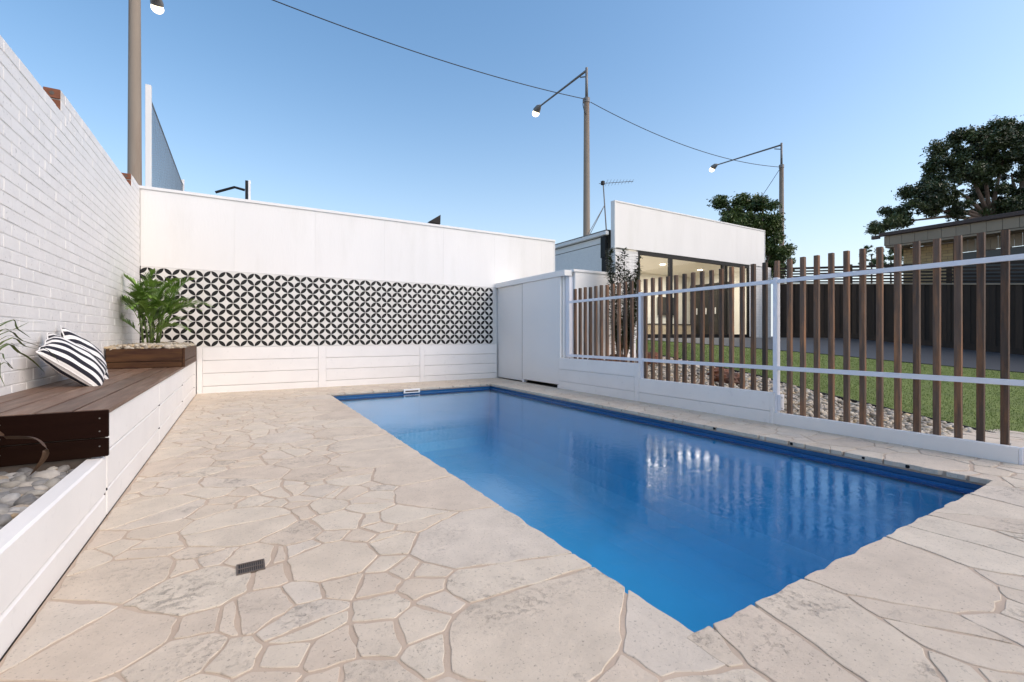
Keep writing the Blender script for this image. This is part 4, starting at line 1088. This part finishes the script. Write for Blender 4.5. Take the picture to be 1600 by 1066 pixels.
rf = MB(); rf.add([(NXF-.05, -6, 4.062), (NXF-.05, 6.3, 4.062), (NXF+7, 6.3, 4.75), (NXF+7, -6, 4.75), (NXF+7, 6.3, 4.0), (NXF-.05, 6.3, 4.0)], [(0, 3, 2, 1), (1, 2, 4, 5)]); obj('roof', rf, M['brown'], nb)
brickface(4.80, 5.95, NXF+.6, 2.0, 3.59, nb, M['ybrick'], facing='x', L_=.24, Hh=.086, core_m=M['ymortar'], maxn=140)
box('end_wall', (NXF+.62, NXF+6, 5.86, 5.95, 0, 3.6), M['ybrick'], nb, ch=0)
y = 4.795
while y > -6:
    box('cladding_board', (NXF+.6, NXF+.63, y-.145, y, 3.27, 3.598), M['fascia_tile'], nb, ch=.006); y -= .15
box('window_pane', (NXF+.70, NXF+.71, -6, 4.79, 1.0, 3.268), M['tv'], nb, ch=0)
for y in (4.76, 3.3, 1.8, .3): box('window_frame', (NXF+.64, NXF+.70, y-.03, y+.03, 1.0, 3.266), M['brown'], nb, ch=0)

# ------------------------------------------------------------------ street lamps and cable
def lamp(x, lampz, label, arm=4.1, top=13.2, dy=0):
    t_ = thing('street_lamp', (x, 16.3, 0), label, 'street lamp', 'lit street lamps along the road')
    m_ = MB(); m_.tube((x, 16.3, -.1), (x, 16.3, 11.75), .185, .125, 20, False); obj('pole', m_, M['concrete'], t_, smooth=True)
    m_ = MB(); m_.tube((x, 16.3, 11.72), (x, 16.3, top), .07, .06, 12); obj('extension', m_, M['galv'], t_, smooth=True)
    m_ = MB(); m_.tube((x, 16.3, 11.6), (x, 16.3, 11.8), .15, .15, 16); obj('collar', m_, M['galv'], t_)
    m_ = MB(); m_.tube((x, 16.3, top-.12), (x, 16.3+arm, lampz+.12), .055, .04, 10); m_.tube((x, 16.3, top-.4), (x, 16.75, top-.22), .03, n=8); obj('arm', m_, M['galv'], t_)
    m_ = MB(); m_.path([(x, 16.3+arm-.05, lampz+.14), (x, 16.3+arm+.12, lampz+.12), (x, 16.3+arm+.3, lampz+.03), (x, 16.3+arm+.34, lampz-.02)], [.06, .15, .20, .19], 14)
    obj('lamp_head', m_, M['galv'], t_, smooth=True)
    v, f = ICO2; m_ = MB(); m_.add([(x+a[0]*.19, 16.3+arm+.40+a[1]*.19, lampz-.09+a[2]*.17) for a in v], [tuple(q_) for q_ in f]); obj('bulb', m_, M['bulb'], t_, smooth=True)
lamp(-2.5, 12.62, 'nearest lit street lamp rising behind the white brick wall', 3.7)
lamp(13.7, 12.95, 'lit street lamp with long arm behind the gap between wall and house', 3.8)
lamp(29.75, 13.15, 'farthest lit street lamp beside the round tree', 4.6)
cbx = thing('overhead_cable', (13.7, 16.3, 11.7), 'thin black overhead cable sagging between the street lamps', 'cable')
def span(x0, x1, z0, z1, sag, y0=16.2, y1=16.2, n=24):
    pts = [(x0+(x1-x0)*i/n, y0+(y1-y0)*i/n, z0+(z1-z0)*i/n-sag*4*(i/n)*(1-i/n)) for i in range(n+1)]
    m_ = MB(); m_.path(pts, .017, 6); obj('span', m_, M['cable'], cbx)
span(-2.5, 13.55, 11.75, 11.68, .42); span(13.85, 29.6, 11.62, 11.6, .62)
span(29.6, 27.9, 11.55, 7.3, .05, 16.3, 18.4, 6)
m_ = MB(); m_.path([(13.42, 16.2, 11.68), (13.36, 16.15, 11.35), (13.5, 16.2, 11.05), (13.6, 16.2, 11.0)], .02, 6); obj('drip_loop', m_, M['cable'], cbx)

# chain wire screen behind the corner
cw = thing('chain_wire_screen', (-1.25, 11.9, 3), 'chain wire screen on white posts behind the left corner', 'screen')
box('post', (-1.29, -1.215, 9.26, 9.34, 2.8, 4.93), M['white'], cw)
box('post', (-1.28, -1.22, 14.45, 14.53, 2.8, 4.93), M['white'], cw)
vs = []; segs = []
m_ = MB()
z0, z1, ya, yb = 3.0, 4.78, 9.34, 14.45; st = .095
c = ya-(z1-z0)
while c < yb:
    for sg in (1, -1):
        p0 = [c if sg == 1 else c+(z1-z0), z0]; p1 = [c+(z1-z0) if sg == 1 else c, z1]
        # clip to ya..yb
        def cl(a, b):
            if a[0] == b[0]: return None
            t0, t1 = 0, 1; d = b[0]-a[0]
            ta, tb = sorted(((ya-a[0])/d, (yb-a[0])/d)); t0 = max(0, ta); t1 = min(1, tb)
            if t0 >= t1: return None
            return (a[0]+d*t0, a[1]+(b[1]-a[1])*t0), (a[0]+d*t1, a[1]+(b[1]-a[1])*t1)
        r_ = cl(p0, p1)
        if r_: m_.tube((-1.25+.004*sg, r_[0][0], r_[0][1]), (-1.25+.004*sg, r_[1][0], r_[1][1]), .0032, n=3, cap=False)
    c += st
obj('wire_mesh', m_, M['mesh'], cw)
m_ = MB(); m_.tube((-1.25, ya, z1), (-1.25, yb, z1), .012, n=6); obj('top_wire', m_, M['mesh'], cw)
# bracket and flood light on the back wall
br = thing('wall_bracket', (.12, 9.0, 3.1), 'black strut bolted to a short white post above the back wall', 'bracket')
box('post', (.13, .165, 8.98, 9.04, 2.8, 3.56), M['white'], br)
box('backing_strip', (.085, .128, 8.98, 9.04, 2.8, 3.55), M['black'], br)
m_ = MB(); m_.path([(.08, 9.0, 3.385), (-.07, 9.0, 3.41), (-.34, 9.0, 3.28)], .022, 8); obj('strut', m_, M['black'], br)
fl = thing('flood_light', (3.44, 8.86, 3.17), 'small black flood light on top of the back wall', 'flood light')
m_ = MB(); m_.add([(3.30, 8.80, 3.225), (3.30, 8.92, 3.225), (3.55, 8.82, 3.395), (3.55, 8.94, 3.395), (3.545, 8.82, 3.20), (3.545, 8.94, 3.20), (3.46, 8.82, 3.195), (3.46, 8.94, 3.195)],
                 [(0, 1, 3, 2), (2, 3, 5, 4), (4, 5, 7, 6), (6, 7, 1, 0), (0, 2, 4, 6), (1, 7, 5, 3)]); obj('housing', m_, M['black'], fl)
m_ = MB(); m_.tube((3.5, 8.88, 3.16), (3.5, 8.88, 3.22), .02, n=8); obj('mount', m_, M['black'], fl)

# ------------------------------------------------------------------ trees
def leaves(name, clumps, nleaf, size, m, parent, aspect=.42):
    """clumps: (x,y,z,rx,ry,rz) volumes filled with small leaf quads"""
    cl = np.array(clumps); wgt = cl[:, 3]*cl[:, 4]*cl[:, 5]; wgt = wgt**.8; idx = npr.choice(len(cl), nleaf, p=wgt/wgt.sum())
    d = npr.normal(0, 1, (nleaf, 3)); d /= np.linalg.norm(d, axis=1)[:, None]; r_ = np.abs(npr.normal(.6, .33, nleaf))
    P_ = cl[idx, :3]+d*r_[:, None]*cl[idx, 3:]
    a = npr.normal(0, 1, (nleaf, 3)); a /= np.linalg.norm(a, axis=1)[:, None]; b = np.cross(a, npr.normal(0, 1, (nleaf, 3))); b /= np.linalg.norm(b, axis=1)[:, None]
    s_ = size*npr.uniform(.6, 1.3, (nleaf, 1)); a = a*s_; b = b*s_*aspect
    V = np.stack([P_-a, P_+b*.9, P_+a, P_-b*.9], 1).reshape(-1, 3)
    return bulk(name, V, np.arange(4*nleaf).reshape(-1, 4), m, parent)
def tree(name, loc, label, cat, trunk, limbs, clumps, nleaf, size, m, group=None):
    t_ = thing(name, loc, label, cat, group)
    m_ = MB(); m_.path(*trunk, 10); obj('trunk', m_, M['bark'], t_, smooth=True)
    for l in limbs:
        m_ = MB(); m_.path(*l, 7); obj('limb', m_, M['bark'], t_, smooth=True)
    leaves('crown', clumps, nleaf, size, m, t_)
def mkclumps(c, r, n, cr, rr, shape=1.):
    out = []; n = int(n*2.6); cr *= .74
    for i in range(n):
        while True:
            p = [rr.uniform(-1, 1) for _ in range(3)]
            if sum(a*a for a in p) < 1: break
        k = rr.uniform(.45, 1.35); out.append((c[0]+p[0]*r[0], c[1]+p[1]*r[1], c[2]+p[2]*r[2], cr*k, cr*k, cr*k*.75))
    return out
rt = random.Random(4)
def tw(px, py, d_): t_ = (px-800)/715; return (d_*(.5118+t_*.8591), d_*(.8591-t_*.5118), .92-d_*(py-524)/715)
# round tree beside the farthest lamp
b0 = tw(1185, 560, 25); b0 = (b0[0], b0[1], 0)
cl = []
for (px, py, rx, rz, n_) in ((1172, 342, 1.45, .95, 22), (1150, 355, 1.2, .8, 12), (1200, 375, .95, 1.1, 14), (1212, 395, .75, .9, 10), (1127, 318, .3, .4, 3), (1160, 312, .3, .5, 3), (1183, 318, .5, .4, 4), (1205, 420, .6, .5, 5)):
    cl += mkclumps(tw(px, py, 25), (rx, rx, rz), n_, .42, rt)
tp = Vector(tw(1190, 400, 25))
limbs = [([b0[:2]+(3.5,), tuple(Vector(b0[:2]+(3.5,)).lerp(Vector(c_[:3]), .5)+Vector((0, 0, .2))), c_[:3]], [.09, .05, .02]) for c_ in cl[::7]]
tree('round_tree', b0, 'bushy round green tree rising behind the white house parapet', 'tree', ([b0, (b0[0]+.1, b0[1], 2), (b0[0], b0[1], 4.6)], [.18, .15, .09]), limbs, cl, 46000, .085, M['tree'])
# big spreading gum behind the brick house
D = 30; b1 = tw(1545, 560, D); b1 = (b1[0], b1[1], 0); cl = []
for (px, py, rx, rz, n_) in ((1490, 270, 1.7, 1.0, 16), (1530, 240, 2.0, 1.2, 22), (1580, 230, 2.2, 1.1, 24), (1640, 250, 2.5, 1.6, 26), (1455, 300, 1.5, .8, 12), (1430, 325, 1.6, .5, 10), (1408, 343, .9, .3, 5), (1385, 352, .7, .2, 4), (1368, 359, .35, .15, 2), (1485, 320, 1.2, .8, 9), (1550, 285, 1.8, 1.0, 12), (1590, 320, 1.7, .9, 16), (1560, 330, 1.3, .5, 9), (1620, 300, 2, 1.4, 16), (1425, 300, .4, .3, 2), (1465, 235, .5, .4, 3), (1510, 213, .8, .4, 5), (1560, 203, .7, .4, 5), (1595, 203, .8, .4, 5), (1700, 290, 2.5, 2, 20), (1720, 250, 2, 1.5, 10)):
    cl += mkclumps(tw(px, py, D), (rx, rx, rz), n_, .55, rt)
j0 = tw(1548, 345, D); j1 = tw(1590, 340, D); limbs = []
for (px, py) in ((1440, 330), (1470, 285), (1500, 250), (1530, 225), (1575, 215), (1480, 330), (1400, 348)):
    e = Vector(tw(px, py, D)); a = Vector(j0); limbs.append(([tuple(a), tuple(a.lerp(e, .45)+Vector((0, 0, .35))), tuple(e)], [.16, .09, .03]))
for (px, py) in ((1610, 230), (1650, 250), (1580, 270), (1640, 300)):
    e = Vector(tw(px, py, D)); a = Vector(j1); limbs.append(([tuple(a), tuple(a.lerp(e, .45)+Vector((0, 0, .5))), tuple(e)], [.18, .12, .03]))
limbs.append(([(b1[0], b1[1], 3), j1], [.25, .18]))
tree('spreading_tree', b1, 'large dark spreading tree behind the cream brick house', 'tree', ([b1, (b1[0], b1[1], 4), j0], [.45, .36, .24]), limbs, cl, 120000, .105, M['gum'])
for i, (px, py, D, r, lab, n_, mm) in enumerate(((1362, 400, 34, .9, 'small light green tree showing above the dark fence', 8, 'tree'), (1392, 405, 31, 1.0, 'denser green bush tucked under the brick house eave', 10, 'tree'), (1216, 418, 28, .8, 'small bush at the foot of the round tree', 7, 'tree'), (1405, 388, 22, .35, 'dark leafy twig below the gutter corner', 4, 'gum'))):
    b = tw(px, 560, D); b = (b[0], b[1], 0); c_ = tw(px, py, D)
    tree('small_tree', b, lab, 'tree', ([b, c_], [.09, .04]), [], mkclumps(c_, (r, r, r*.8), n_, .3, rt), 1800 if i < 2 else 1400, .09, M[mm], 'small trees beyond the fence')
